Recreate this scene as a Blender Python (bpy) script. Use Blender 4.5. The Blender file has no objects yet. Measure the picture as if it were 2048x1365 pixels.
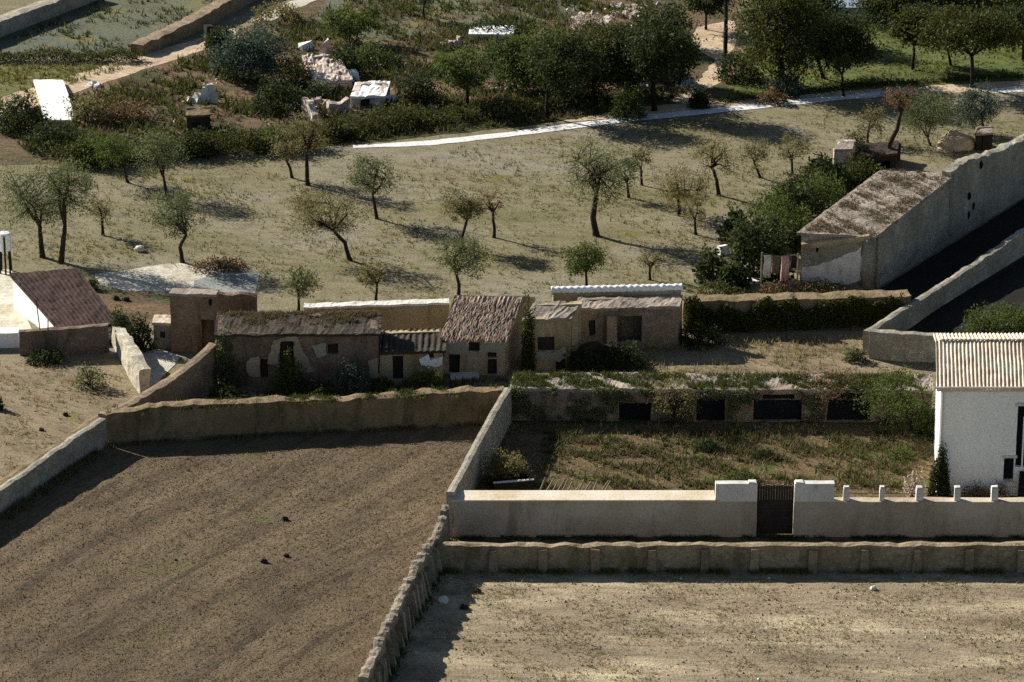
import bpy, bmesh, math, random
import numpy as np
from mathutils import Vector, noise

# ------------------------------------------------------------------ camera, sky, sun, exposure
SC = bpy.context.scene
CH = 68.0; PITCH = math.radians(20.0); TH = math.tan(math.radians(7.8))
cam = bpy.data.cameras.new("camera"); cam_o = bpy.data.objects.new("camera", cam)
SC.collection.objects.link(cam_o); SC.camera = cam_o
cam.sensor_width = 36; cam.lens = 18 / TH; cam.clip_start = 1; cam.clip_end = 6000
cam_o.location = (0, 0, CH); cam_o.rotation_euler = (math.radians(90) - PITCH, 0, 0)

SUN = Vector((-1.5, 1.15, 1.05)).normalized()          # towards the sun: behind left, low
sun = bpy.data.lights.new("sun", 'SUN'); sun.energy = 5.0; sun.angle = math.radians(0.5); sun.color = (1, .955, .88)
sun_o = bpy.data.objects.new("sun", sun); SC.collection.objects.link(sun_o)
sun_o.rotation_euler = SUN.to_track_quat('Z', 'Y').to_euler(); sun_o.location = (-80, 250, 90)
W = bpy.data.worlds.new("World"); SC.world = W; W.use_nodes = True
nt = W.node_tree; bg = nt.nodes["Background"]
sky = nt.nodes.new("ShaderNodeTexSky"); sky.sky_type = 'NISHITA'; sky.sun_disc = False
sky.sun_elevation = math.asin(SUN.z); sky.sun_rotation = math.atan2(SUN.x, SUN.y)
sky.air_density = 0.85; sky.dust_density = 0.6
nt.links.new(sky.outputs[0], bg.inputs[0]); bg.inputs[1].default_value = 0.05
SC.view_settings.view_transform = 'Standard'; SC.view_settings.look = 'None'
SC.view_settings.exposure = 0.86; SC.view_settings.gamma = 1
SC.cycles.max_bounces = 4; SC.cycles.diffuse_bounces = 2; SC.cycles.use_denoising = False

# ------------------------------------------------------------------ picture -> place helpers
FW = Vector((0, math.cos(PITCH), -math.sin(PITCH))); UP = Vector((0, math.sin(PITCH), math.cos(PITCH)))
CAM = Vector((0, 0, CH)); CX = 1024.0; CY = 682.5
def ray(px, py):
    return Vector((1, 0, 0)) * ((px - CX) / CX * TH) + UP * ((CY - py) / CX * TH) + FW
def G(px, py, z=0.0):
    d = ray(px, py); return CAM + d * ((z - CH) / d.z)
def AT(px, py, Y):
    d = ray(px, py); return CAM + d * (Y / d.y)
def PR(v):
    r = v - CAM; f = r.dot(FW); return (CX + r.x / f / TH * CX, CY - r.dot(UP) / f / TH * CX)
def HT(px, pyb, pyt):
    b = G(px, pyb); return AT(px, pyt, b.y).z
def MPP(px, py):
    return (G(px, py) - CAM).dot(FW) * TH / CX
rng = np.random.default_rng(7); R = random.Random(11)

# ------------------------------------------------------------------ materials
MATS = {}
def srgb(r, g, b):
    f = lambda c: ((c / 255 + .055) / 1.055) ** 2.4 if c > 10 else c / 255 / 12.92
    return (f(r), f(g), f(b), 1)
def new_mat(name):
    m = bpy.data.materials.new(name); m.use_nodes = True; MATS[name] = m
    n = m.node_tree; b = n.nodes["Principled BSDF"]; b.inputs["Roughness"].default_value = .9
    b.inputs["Specular IOR Level"].default_value = .15
    return m, n, b
def ramp(n, src, stops):
    r = n.nodes.new("ShaderNodeValToRGB"); e = r.color_ramp.elements
    while len(e) < len(stops): e.new(.5)
    for k, (p, c) in enumerate(stops): e[k].position = p; e[k].color = (*c[:3], 1)
    n.links.new(src, r.inputs[0]); return r.outputs[0]
def nz(n, vec, scale, detail=5, rough=.6, dist=0.0):
    t = n.nodes.new("ShaderNodeTexNoise"); t.inputs["Scale"].default_value = scale
    t.inputs["Detail"].default_value = detail; t.inputs["Roughness"].default_value = rough
    t.inputs["Distortion"].default_value = dist
    n.links.new(vec, t.inputs["Vector"]); return t.outputs["Fac"]
def mix(n, a, b, f, mode='MIX'):
    m = n.nodes.new("ShaderNodeMix"); m.data_type = 'RGBA'; m.blend_type = mode
    if isinstance(f, (int, float)): m.inputs[0].default_value = f
    else: n.links.new(f, m.inputs[0])
    for s, i in ((a, 6), (b, 7)):
        if isinstance(s, tuple): m.inputs[i].default_value = (*s[:3], 1)
        else: n.links.new(s, m.inputs[i])
    return m.outputs[2]
def coords(n, kind="Object", rot=0, scale=(1, 1, 1)):
    t = n.nodes.new("ShaderNodeTexCoord"); r = n.nodes.new("ShaderNodeMapping"); m = n.nodes.new("ShaderNodeMapping")
    r.inputs["Rotation"].default_value = (0, 0, rot); m.inputs["Scale"].default_value = scale
    n.links.new(t.outputs[kind], r.inputs[0]); n.links.new(r.outputs[0], m.inputs[0]); return m.outputs[0]
def bump(n, b, h, strength, dist):
    k = n.nodes.new("ShaderNodeBump"); k.inputs["Strength"].default_value = strength; k.inputs["Distance"].default_value = dist
    n.links.new(h, k.inputs["Height"]); n.links.new(k.outputs[0], b.inputs["Normal"])

def ground_mat(name, c0, c1, c2, patch=.12, grain=7.0, rot=0.0, stretch=1.0, gcon=.55, bmp=.6, spots=None):
    """earth or dry grass: large patches, streaks along one direction, fine grain"""
    m, n, b = new_mat(name)
    v = coords(n); vs = coords(n, rot=rot, scale=(1, stretch, 1))
    big = ramp(n, nz(n, vs, patch, 6, .62, .4), [(.30, c0), (.5, c1), (.70, c2)])
    mid = ramp(n, nz(n, vs, patch * 7, 5, .65), [(.30, (.50, .50, .50)), (.55, (1, 1, 1)), (.78, (1.0, .97, .90))])
    col = mix(n, big, mid, .8, 'MULTIPLY')
    g = nz(n, v, grain, 4, .75)
    fine = ramp(n, g, [(.32, (1 - gcon,) * 3), (.5, (.82, .82, .82)), (.68, (1.0, 1.0, 1.0))])
    col = mix(n, col, fine, 1.0, 'MULTIPLY')
    if spots:
        s = ramp(n, nz(n, v, spots[0], 3, .6), [(spots[1], (0, 0, 0)), (spots[1] + .06, (1, 1, 1))])
        col = mix(n, col, spots[2], s)
    n.links.new(col, b.inputs["Base Color"])
    bump(n, b, g, bmp, .12)
    return m
def wall_mat(name, c0, c1, stain, scale=.9, grain=9.0, stone=0.0, bmp=.5, stainpos=.56):
    m, n, b = new_mat(name); v = coords(n); vz = coords(n, scale=(1, 1, .35))
    col = mix(n, c0, c1, ramp(n, nz(n, v, scale, 5, .65), [(.38, (0, 0, 0)), (.62, (1, 1, 1))]))
    st = ramp(n, nz(n, vz, scale * 1.7, 6, .7, .5), [(stainpos, (0, 0, 0)), (stainpos + .16, (.85,) * 3)])
    col = mix(n, col, stain, st)
    g = nz(n, v, grain, 4, .7)
    col = mix(n, col, ramp(n, g, [(.3, (.66,) * 3), (.55, (1, 1, 1))]), .8, 'MULTIPLY')
    h = g
    if stone:
        w = n.nodes.new("ShaderNodeTexVoronoi"); stone *= 1.55; w.inputs["Scale"].default_value = stone
        w.feature = 'DISTANCE_TO_EDGE'
        wn = n.nodes.new("ShaderNodeTexNoise"); wn.inputs["Scale"].default_value = 3.0; n.links.new(v, wn.inputs["Vector"])
        sc_ = n.nodes.new("ShaderNodeVectorMath"); sc_.operation = 'MULTIPLY_ADD'; n.links.new(wn.outputs["Color"], sc_.inputs[0]); sc_.inputs[1].default_value = (.35, .35, .35); n.links.new(coords(n, scale=(1, 1, 1.5)), sc_.inputs[2])
        vd = sc_.outputs[0]; n.links.new(vd, w.inputs["Vector"])
        e = ramp(n, w.outputs["Distance"], [(.0, (.60,) * 3), (.10, (1, 1, 1))])
        col = mix(n, col, e, .75, 'MULTIPLY')
        w2 = n.nodes.new("ShaderNodeTexVoronoi"); w2.inputs["Scale"].default_value = stone
        n.links.new(vd, w2.inputs["Vector"])
        hs = n.nodes.new("ShaderNodeSeparateColor"); n.links.new(w2.outputs["Color"], hs.inputs[0])
        col = mix(n, col, ramp(n, hs.outputs[0], [(0, (.72, .70, .68)), (1, (1, 1, .97))]), .8, 'MULTIPLY')
    n.links.new(col, b.inputs["Base Color"]); bump(n, b, h, bmp, .08)
    return m
def leaf_mat(name, cols, trans=.35):
    m, n, b = new_mat(name)
    geo = n.nodes.new("ShaderNodeNewGeometry"); k = len(cols) - 1
    c = ramp(n, geo.outputs["Random Per Island"], [(i / k, x) for i, x in enumerate(cols)])
    n.links.new(c, b.inputs["Base Color"]); b.inputs["Roughness"].default_value = .7
    t = n.nodes.new("ShaderNodeBsdfTranslucent"); n.links.new(c, t.inputs["Color"])
    x = n.nodes.new("ShaderNodeMixShader"); x.inputs[0].default_value = trans
    n.links.new(b.outputs[0], x.inputs[1]); n.links.new(t.outputs[0], x.inputs[2])
    n.links.new(x.outputs[0], n.nodes["Material Output"].inputs[0])
    return m

# earth, grass and road
ground_mat("orchard_soil", srgb(118, 113, 74), srgb(140, 131, 100), srgb(152, 144, 126), .09, 6.0, .2, 2.2, .55, .6, (.35, .64, srgb(104, 102, 56)))
ground_mat("ploughed", srgb(92, 78, 59), srgb(118, 101, 77), srgb(136, 118, 90), .10, 7.0, math.radians(-57), 6.5, .6, .9, (.22, .62, srgb(98, 90, 60)))
ground_mat("straw_field", srgb(134, 119, 96), srgb(165, 148, 120), srgb(210, 193, 156), .13, 7.0, .05, 4.2, .5, .7)
ground_mat("garden_soil", srgb(92, 80, 52), srgb(116, 98, 68), srgb(136, 114, 82), .3, 6.0, 0, 3.0, .65, .9, (.5, .56, srgb(76, 84, 38)))
ground_mat("painted_shade_soil", srgb(30, 28, 22), srgb(38, 35, 27), srgb(48, 44, 33), .3, 7, 0, 2, .5, .7)  # near-black so that cast shade is painted into the ground colour
ground_mat("ploughed_dark", srgb(78, 66, 50), srgb(96, 82, 62), srgb(116, 100, 76), .4, 7, 0, 2, .6, .9)
ground_mat("lane_soil", srgb(92, 80, 62), srgb(112, 98, 76), srgb(128, 110, 84), .3, 7, 0, 2, .5, .6)
ground_mat("sandy_soil", srgb(116, 104, 78), srgb(146, 130, 102), srgb(160, 144, 116), .2, 7.0, .6, 2, .5, .6, (.3, .62, srgb(112, 104, 62)))
ground_mat("blue_meadow", srgb(122, 116, 76), srgb(106, 108, 84), srgb(96, 104, 100), .035, 4.0, .35, 1.3, .55, .8, (.25, .56, srgb(108, 102, 64)))
ground_mat("green_meadow", srgb(88, 92, 46), srgb(110, 110, 62), srgb(138, 126, 76), .1, 4.0, .3, 2.5, .5, .7)
ground_mat("lawn", srgb(80, 92, 42), srgb(98, 108, 54), srgb(118, 122, 66), .15, 4.0, 0, 2, .5, .7)
ground_mat("scrub_soil", srgb(78, 72, 44), srgb(112, 94, 66), srgb(150, 118, 92), .13, 4.5, .2, 2.2, .65, .8, (.3, .55, srgb(62, 68, 36)))
ground_mat("bank_grass", srgb(52, 58, 26), srgb(72, 74, 34), srgb(96, 88, 44), .2, 4.5, .1, 2.0, .6, .9)
ground_mat("pale_gravel", srgb(190, 182, 160), srgb(212, 204, 184), srgb(232, 226, 208), .3, 6, 0, 1.5, .35, .5, (.35, .56, srgb(160, 152, 130)))
ground_mat("grey_concrete", srgb(140, 146, 140), srgb(150, 154, 146), srgb(160, 162, 152), .5, 9, 0, 1, .2, .2)
ground_mat("sand_track", srgb(182, 156, 124), srgb(206, 182, 150), srgb(222, 200, 172), .25, 5, 0, 1.6, .3, .5)
ground_mat("white_path", srgb(222, 220, 214), srgb(236, 234, 228), srgb(244, 243, 240), .6, 5, 0, 1, .12, .2)
ground_mat("yard_plaster", srgb(196, 184, 152), srgb(222, 214, 190), srgb(240, 236, 222), .35, 6, 0, 1, .2, .3, (.5, .64, srgb(150, 134, 100)))
# walls
wall_mat("plaster_white", srgb(238, 238, 230), srgb(246, 246, 240), srgb(214, 208, 194), .5, 8, 0, .12, .66)
wall_mat("plaster_worn", srgb(206, 202, 190), srgb(222, 218, 206), srgb(172, 162, 142), .9, 8, 0, .3, .54)
wall_mat("plaster_cream", srgb(226, 214, 180), srgb(240, 232, 208), srgb(186, 166, 124), .6, 8, 0, .3, .58)
wall_mat("garden_plaster", srgb(176, 160, 136), srgb(196, 184, 162), srgb(146, 128, 110), .35, 8, 0, .35, .55)
wall_mat("coping_plaster", srgb(196, 180, 150), srgb(214, 204, 184), srgb(186, 160, 118), .5, 8, 0, .25, .58)
wall_mat("rubble", srgb(150, 134, 108), srgb(172, 156, 128), srgb(112, 106, 70), .8, 6, 3.2, .8, .5)
wall_mat("rubble_grey", srgb(146, 134, 114), srgb(172, 160, 140), srgb(112, 102, 78), .8, 7, 3.0, .9, .52)
wall_mat("rubble_pale", srgb(188, 178, 158), srgb(208, 200, 180), srgb(150, 142, 120), .7, 7, 2.6, .7, .6)
wall_mat("stone_grey", srgb(150, 144, 128), srgb(178, 170, 152), srgb(128, 126, 104), .5, 6, 2.2, .7, .58)
wall_mat("mud_brown", srgb(142, 124, 102), srgb(166, 146, 120), srgb(104, 84, 64), .6, 7, 2.4, .8, .52)
wall_mat("mud_ochre", srgb(166, 148, 112), srgb(182, 164, 130), srgb(122, 104, 66), .6, 7, 0, .7, .52)
wall_mat("mud_red", srgb(126, 106, 92), srgb(146, 126, 110), srgb(96, 82, 60), .7, 7, 2.4, .8, .5)
wall_mat("plaster_old", srgb(176, 162, 136), srgb(160, 142, 114), srgb(136, 118, 90), .8, 7, 0, .6, .52)
wall_mat("plaster_greenish", srgb(146, 144, 124), srgb(156, 152, 132), srgb(136, 132, 106), .7, 8, 0, .4, .6)
wall_mat("bank_earth", srgb(124, 106, 80), srgb(142, 122, 94), srgb(88, 84, 52), .7, 6, 0, 1.0, .48)
wall_mat("pink_rubble", srgb(204, 182, 166), srgb(226, 214, 202), srgb(136, 108, 88), 1.0, 5, 2.0, .8, .50)
wall_mat("roof_tile", srgb(198, 180, 156), srgb(214, 200, 178), srgb(168, 148, 126), 1.2, 8, 0, .3, .58)
wall_mat("roof_red", srgb(62, 46, 40), srgb(80, 60, 52), srgb(70, 62, 60), .8, 5, 0, .6, .55)
wall_mat("roof_earth", srgb(140, 128, 114), srgb(168, 154, 138), srgb(84, 84, 68), .4, 5, 0, .9, .55)
wall_mat("roof_dark", srgb(60, 54, 46), srgb(78, 68, 56), srgb(50, 52, 34), .8, 5, 0, .9, .5)
wall_mat("thatch", srgb(142, 120, 104), srgb(186, 164, 142), srgb(96, 74, 66), 1.6, 7, 0, 1.0, .5)
wall_mat("wood_dark", srgb(52, 46, 42), srgb(66, 58, 52), srgb(40, 36, 34), 1.5, 10, 0, .4, .6)
wall_mat("wood_grey", srgb(130, 118, 102), srgb(150, 138, 120), srgb(96, 84, 70), 1.5, 10, 0, .5, .6)
wall_mat("black_metal_and_shade", srgb(22, 22, 26), srgb(30, 30, 34), srgb(40, 36, 36), 1.5, 10, 0, .2, .6)  # black metal, also the painted dark of shed openings and wall holes
wall_mat("bark", srgb(54, 43, 34), srgb(70, 57, 46), srgb(40, 34, 28), 2.0, 9, 0, .9, .55)
wall_mat("bark_dark", srgb(38, 32, 26), srgb(52, 43, 34), srgb(30, 28, 24), 2.0, 9, 0, .9, .55)
wall_mat("stone_white", srgb(204, 196, 180), srgb(222, 216, 204), srgb(150, 138, 118), 1.2, 8, 0, .6, .6)
wall_mat("stone_dark", srgb(48, 42, 36), srgb(62, 54, 46), srgb(38, 34, 30), 2, 9, 0, .8, .6)
wall_mat("cloth_pink", srgb(180, 136, 126), srgb(206, 176, 160), srgb(130, 70, 84), 1.6, 8, 0, .5, .5)
wall_mat("glass_blue", srgb(150, 168, 182), srgb(170, 186, 196), srgb(130, 150, 165), .6, 8, 0, .1, .6)
# leaves and blades
leaf_mat("leaf_almond", [srgb(92, 90, 56), srgb(114, 108, 68), srgb(134, 124, 84), srgb(102, 102, 72)], .45)
leaf_mat("leaf_olive", [srgb(78, 86, 50), srgb(98, 106, 64), srgb(116, 120, 82), srgb(86, 94, 66)], .42)
leaf_mat("leaf_yellow", [srgb(112, 102, 58), srgb(130, 118, 70), srgb(98, 94, 56), srgb(140, 128, 86)], .4)
leaf_mat("leaf_dry", [srgb(112, 84, 58), srgb(134, 104, 74), srgb(96, 82, 52), srgb(124, 108, 74)], .3)
leaf_mat("leaf_green", [srgb(56, 70, 30), srgb(78, 92, 38), srgb(100, 108, 50), srgb(64, 78, 42)], .4)
leaf_mat("leaf_dark", [srgb(36, 46, 24), srgb(52, 62, 30), srgb(74, 82, 38), srgb(40, 52, 34)], .35)
leaf_mat("leaf_pine", [srgb(46, 52, 22), srgb(66, 72, 30), srgb(92, 92, 40), srgb(52, 58, 30)], .35)
leaf_mat("leaf_blue", [srgb(60, 74, 62), srgb(76, 90, 76), srgb(92, 104, 84), srgb(52, 66, 52)], .3)
leaf_mat("leaf_pink", [srgb(196, 176, 164), srgb(214, 200, 188), srgb(168, 140, 124), srgb(130, 120, 80)], .3)
leaf_mat("blade_dry", [srgb(134, 122, 84), srgb(156, 142, 104), srgb(120, 112, 68), srgb(176, 162, 126)], .35)
leaf_mat("blade_green", [srgb(92, 98, 42), srgb(118, 114, 54), srgb(82, 88, 36), srgb(134, 122, 70)], .35)
leaf_mat("blade_brown", [srgb(96, 82, 62), srgb(114, 98, 74), srgb(102, 92, 60), srgb(130, 114, 88)], .3)
leaf_mat("blade_lush", [srgb(48, 58, 24), srgb(68, 76, 32), srgb(90, 92, 42), srgb(58, 66, 30)], .35)
leaf_mat("straw", [srgb(120, 98, 84), srgb(176, 156, 134), srgb(92, 74, 64), srgb(200, 182, 160)], .2)

# ------------------------------------------------------------------ object helpers
COL = SC.collection
def tag(o, label=None, cat=None, group=None, kind=None):
    if label: o["label"] = label
    if cat: o["category"] = cat
    if group: o["group"] = group
    if kind: o["kind"] = kind
    return o
def thing(name, loc, label, cat, group=None):
    o = bpy.data.objects.new(name, None); COL.objects.link(o); o.location = loc; o.empty_display_size = .2
    return tag(o, label, cat, group)
class MB:
    def __init__(s): s.v = []; s.f = []
    def vert(s, p): s.v.append(tuple(p)); return len(s.v) - 1
    def face(s, *ids): s.f.append(ids)
    def quad(s, a, b, c, d): i = len(s.v); s.v += [tuple(a), tuple(b), tuple(c), tuple(d)]; s.f.append((i, i + 1, i + 2, i + 3))
    def box(s, c, sx, sy, sz, rot=0.0, jit=0.0, taper=1.0):
        """box standing on c (base centre)"""
        i = len(s.v); cr, sr = math.cos(rot), math.sin(rot)
        for z in (0, 1):
            k = taper if z else 1
            for a, b in ((-1, -1), (1, -1), (1, 1), (-1, 1)):
                x, y = a * sx / 2 * k, b * sy / 2 * k
                s.v.append((c[0] + x * cr - y * sr + R.uniform(-jit, jit), c[1] + x * sr + y * cr + R.uniform(-jit, jit), c[2] + z * sz + R.uniform(-jit, jit) * z))
        for q in ((0, 3, 2, 1), (4, 5, 6, 7), (0, 1, 5, 4), (1, 2, 6, 5), (2, 3, 7, 6), (3, 0, 4, 7)): s.f.append(tuple(i + k for k in q))
    def tube(s, pts, rad, n=7):
        pts = [Vector(p) for p in pts]; rings = []
        for k, p in enumerate(pts):
            t = (pts[min(k + 1, len(pts) - 1)] - pts[max(k - 1, 0)]).normalized()
            a = t.cross(Vector((.31, .95, .1))).normalized(); b = t.cross(a)
            rings.append([s.vert(p + (a * math.cos(6.2832 * j / n) + b * math.sin(6.2832 * j / n)) * rad[k]) for j in range(n)])
        for r0, r1 in zip(rings, rings[1:]):
            for j in range(n): s.face(r0[j], r0[(j + 1) % n], r1[(j + 1) % n], r1[j])
        s.face(*rings[-1]); s.face(*rings[0][::-1])
    def lump(s, c, rx, ry, rz, seed=0, rough=.25, nu=12, nv=8):
        rows = []
        for j in range(nv + 1):
            th = math.pi * j / nv; row = []
            for i in range(nu):
                ph = 6.2832 * i / nu; d = Vector((math.sin(th) * math.cos(ph), math.sin(th) * math.sin(ph), math.cos(th)))
                k = 1 + rough * noise.noise(d * 1.7 + Vector((seed * 3.1, 0, 0))) + rough * .5 * noise.noise(d * 4 + Vector((seed, 5, 0)))
                row.append(s.vert((c[0] + d.x * rx * k, c[1] + d.y * ry * k, c[2] + d.z * rz * k)))
            rows.append(row)
        for a, b in zip(rows, rows[1:]):
            for i in range(nu): s.face(a[i], b[i], b[(i + 1) % nu], a[(i + 1) % nu])
    def build(s, name, mat, parent=None, origin=None, smooth=False):
        o_ = Vector(parent.location) if parent and origin is None and parent.parent is None else Vector(origin or (0, 0, 0))
        if parent and parent.parent is not None: o_ = Vector(parent.parent.location) + Vector(parent.location)
        m = bpy.data.meshes.new(name); m.from_pydata([(x - o_.x, y - o_.y, z - o_.z) for x, y, z in s.v], [], s.f)
        return finish(name, m, mat, parent, o_ if parent is None else None, smooth)
def finish(name, m, mat, parent, loc, smooth=False):
    m.materials.append(MATS[mat]); m.update()
    if smooth: m.polygons.foreach_set("use_smooth", [True] * len(m.polygons))
    o = bpy.data.objects.new(name, m); COL.objects.link(o)
    if parent: o.parent = parent
    elif loc is not None: o.location = loc
    return o
def np_build(name, V, k, mat, parent=None, origin=(0, 0, 0)):
    """V: (faces*k, 3) loose faces of k corners each"""
    o_ = np.array(parent.location if parent else origin, dtype=np.float32)
    V = (V - o_).astype(np.float32); n = len(V); m = bpy.data.meshes.new(name)
    m.vertices.add(n); m.vertices.foreach_set("co", V.ravel())
    m.loops.add(n); m.loops.foreach_set("vertex_index", np.arange(n, dtype=np.int32))
    m.polygons.add(n // k); m.polygons.foreach_set("loop_start", np.arange(0, n, k, dtype=np.int32))
    m.update(calc_edges=True)
    return finish(name, m, mat, parent, None if parent else Vector(origin))
def disp(p, amp, fr=1.3):
    return Vector(p) + noise.noise_vector(Vector(p) * fr) * amp + noise.noise_vector(Vector(p) * fr * 3.7) * amp * .4

def leaves(C, size, aspect=.45, up=0.0):
    n = len(C); a = rng.normal(size=(n, 3)); a[:, 2] += up; a /= np.linalg.norm(a, axis=1)[:, None]
    b = np.cross(a, rng.normal(size=(n, 3))); b /= np.linalg.norm(b, axis=1)[:, None] + 1e-9
    s = (size * rng.uniform(.6, 1.35, n))[:, None]
    return np.stack([C - a * s, C + b * s * aspect, C + a * s, C - b * s * aspect], 1).reshape(-1, 3)
def blades(P, h, w, lean=.35, per=3):
    P = np.repeat(P, per, 0); n = len(P); P = P + np.c_[rng.normal(0, .07, (n, 2)), np.zeros(n)]
    hh = h * rng.uniform(.45, 1.25, n); an = rng.uniform(0, 6.283, n); d = np.c_[np.cos(an), np.sin(an), np.zeros(n)] * (w / 2)
    tip = P + np.c_[rng.normal(0, lean, n) * hh, rng.normal(0, lean, n) * hh, hh]
    return np.stack([P - d, P + d, tip], 1).reshape(-1, 3)
def in_poly(P, poly):
    x, y = P[:, 0], P[:, 1]; c = np.zeros(len(P), bool); j = len(poly) - 1
    for i in range(len(poly)):
        xi, yi = poly[i][:2]; xj, yj = poly[j][:2]
        c ^= ((yi > y) != (yj > y)) & (x < (xj - xi) * (y - yi) / (yj - yi + 1e-12) + xi); j = i
    return c
def pseudo(P, f, ph=0.0):
    x, y = P[:, 0] * f, P[:, 1] * f
    return (np.sin(x * 1.3 + 1.7 * np.sin(y * .9 + ph) + ph) + np.sin(y * 1.7 + 1.3 * np.sin(x * 1.1 + 2 * ph)) + np.sin(x * 2.9 + y * 2.3 + ph * 3)) / 3
def scatter(pxpoly, dens, thr=-.2, f=.8, ph=0.0):
    poly = [G(*p) for p in pxpoly]; A = np.array([(p.x, p.y) for p in poly]); lo, hi = A.min(0), A.max(0)
    n = int(dens * (hi[0] - lo[0]) * (hi[1] - lo[1])); P = np.c_[rng.uniform(lo[0], hi[0], n), rng.uniform(lo[1], hi[1], n), np.zeros(n)]
    P = P[in_poly(P, A)]; k = pseudo(P, f, ph) + .5 * pseudo(P, f * 3.1, ph + 1) + rng.normal(0, .25, len(P))
    return P[k > thr]
def grass(name, pxpoly, dens, h, w, mat, thr=-.2, f=.8, ph=0.0, lean=.35, per=3, z=0.0):
    P = scatter(pxpoly, dens, thr, f, ph); P[:, 2] = z
    o = np_build(name, blades(P, h, w, lean, per), 3, mat); o["kind"] = "stuff"; return o
def along(pts, n, spread):
    pts = np.array([tuple(p) for p in pts]); seg = np.linalg.norm(np.diff(pts, axis=0), axis=1); cum = np.r_[0, np.cumsum(seg)]
    t = rng.uniform(0, cum[-1], n); i = np.clip(np.searchsorted(cum, t) - 1, 0, len(seg) - 1); u = ((t - cum[i]) / seg[i])[:, None]
    return pts[i] * (1 - u) + pts[i + 1] * u + np.c_[rng.normal(0, spread, (n, 2)), np.zeros(n)]

# ------------------------------------------------------------------ ground patches
def patch(name, pxs, mat, z, ragged=.25):
    w = [G(*p) for p in pxs]; pts = []
    for a, b in zip(w, w[1:] + w[:1]):
        k = max(1, int((b - a).length / .6))
        for i in range(k):
            p = a.lerp(b, i / k); q = disp(p, ragged, .9) if ragged else p; pts.append((q.x, q.y, z))
    mb = MB(); mb.v = pts; mb.f = [tuple(range(len(pts)))]
    o = mb.build(name, mat); o["kind"] = "structure"
    if o.data.polygons[0].normal.z < 0: o.data.flip_normals()
    return o
mb = MB(); mb.quad((-2500, -200, 0), (2500, -200, 0), (2500, 5000, 0), (-2500, 5000, 0)); mb.build("ground", "orchard_soil")["kind"] = "structure"
patch("ploughed_field", [(-60, 1080), (0, 1035), (215, 893), (500, 874), (975, 850), (915, 1030), (880, 1140), (770, 1375), (690, 1560), (-500, 1560), (-500, 1330)], "ploughed", .012, .1)
for a_, b_, w_ in (((-20, 1216), (300, 1012), 9), ((60, 1330), (470, 1085), 7), ((330, 1390), (545, 1242), 12), ((555, 1236), (705, 1140), 11), ((560, 1330), (700, 1240), 9), ((420, 1010), (560, 930), 8), ((150, 1010), (240, 960), 7)):
    patch("furrow", [(a_[0], a_[1]), ((a_[0] + b_[0]) / 2 - 3, (a_[1] + b_[1]) / 2 - w_ * .5), b_, (b_[0] + 3, b_[1] + w_ * .6), ((a_[0] + b_[0]) / 2 + 4, (a_[1] + b_[1]) / 2 + w_), (a_[0] + 4, a_[1] + w_)], "ploughed_dark", .018, .22)
patch("straw_field", [(880, 1135), (2500, 1135), (2700, 1560), (690, 1560)], "straw_field", .016, .1)
patch("lane", [(895, 1068), (2150, 1068), (2150, 1145), (875, 1145)], "lane_soil", .008, .05)
patch("vegetable_garden", [(985, 830), (2150, 830), (2150, 1072), (905, 1072)], "garden_soil", .012, .05)
patch("sandy_field", [(-420, 745), (20, 715), (215, 712), (270, 775), (300, 800), (215, 880), (0, 1020), (-420, 1260)], "sandy_soil", .012, .2)
patch("farm_yard", [(430, 745), (1000, 735), (1300, 668), (1740, 662), (1860, 715), (1860, 765), (1020, 800), (240, 860), (360, 800)], "sandy_soil", .010, .2)
patch("far_meadow", [(-110, 116), (-80, 108), (0, 74), (100, 36), (200, -4), (300, -60), (560, -60), (470, -12), (430, 30), (284, 112)], "blue_meadow", .012)
patch("near_meadow", [(-300, 128), (285, 128), (230, 145), (-20, 225), (-300, 260)], "green_meadow", .010)
patch("scrub_slope", [(-300, 225), (0, 215), (240, 140), (480, 62), (640, -10), (900, -60), (1480, -60), (1480, 195), (1200, 235), (700, 285), (150, 330), (-300, 330)], "scrub_soil", .008)
patch("upland_meadow", [(640, 20), (720, -80), (1200, -80), (1150, 40), (900, 62), (760, 85), (600, 70)], "blue_meadow", .014)
patch("grass_bank", [(130, 318), (500, 262), (780, 215), (1120, 205), (1390, 190), (1390, 212), (1090, 248), (700, 290), (400, 315), (150, 335)], "bank_grass", .018)
patch("lawn", [(1440, 215), (1460, 165), (1500, 90), (1600, -60), (2250, -60), (2250, 160), (2048, 166), (1600, 196)], "lawn", .016)
patch("sand_verge", [(1080, 250), (1300, 212), (1580, 192), (1750, 178), (1870, 172), (2250, 150), (2250, 172), (1800, 192), (1400, 222)], "sand_track", .020)
patch("sandy_drive", [(1345, 205), (1352, 185), (1405, 155), (1430, 120), (1380, 90), (1395, 55), (1470, 40), (1475, 80), (1458, 110), (1440, 150), (1440, 165), (1395, 190), (1395, 212)], "sand_track", .022)
patch("hill_path", [(-40, 208), (60, 178), (235, 124), (290, 110), (470, 56), (478, 78), (300, 136), (240, 156), (60, 216), (-40, 244)], "sand_track", .022)
patch("pale_track", [(505, 42), (560, 12), (640, -15), (650, -5), (590, 18), (540, 44)], "pale_gravel", .022)
patch("gravel_patch", [(190, 550), (270, 538), (330, 527), (380, 530), (470, 545), (515, 550), (505, 572), (390, 586), (250, 582), (205, 572)], "pale_gravel", .014)
patch("concrete_slab", [(388, 562), (420, 553), (520, 548), (510, 592), (390, 592)], "grey_concrete", .020, .05)
patch("earth_yard", [(180, 575), (260, 585), (345, 590), (345, 640), (230, 660), (180, 620)], "pink_soil" if "pink_soil" in MATS else "scrub_soil", .012)
patch("plastered_yard", [(-80, 540), (24, 540), (30, 600), (46, 622), (66, 664), (66, 690), (-80, 690)], "yard_plaster", .024, .03)
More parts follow.
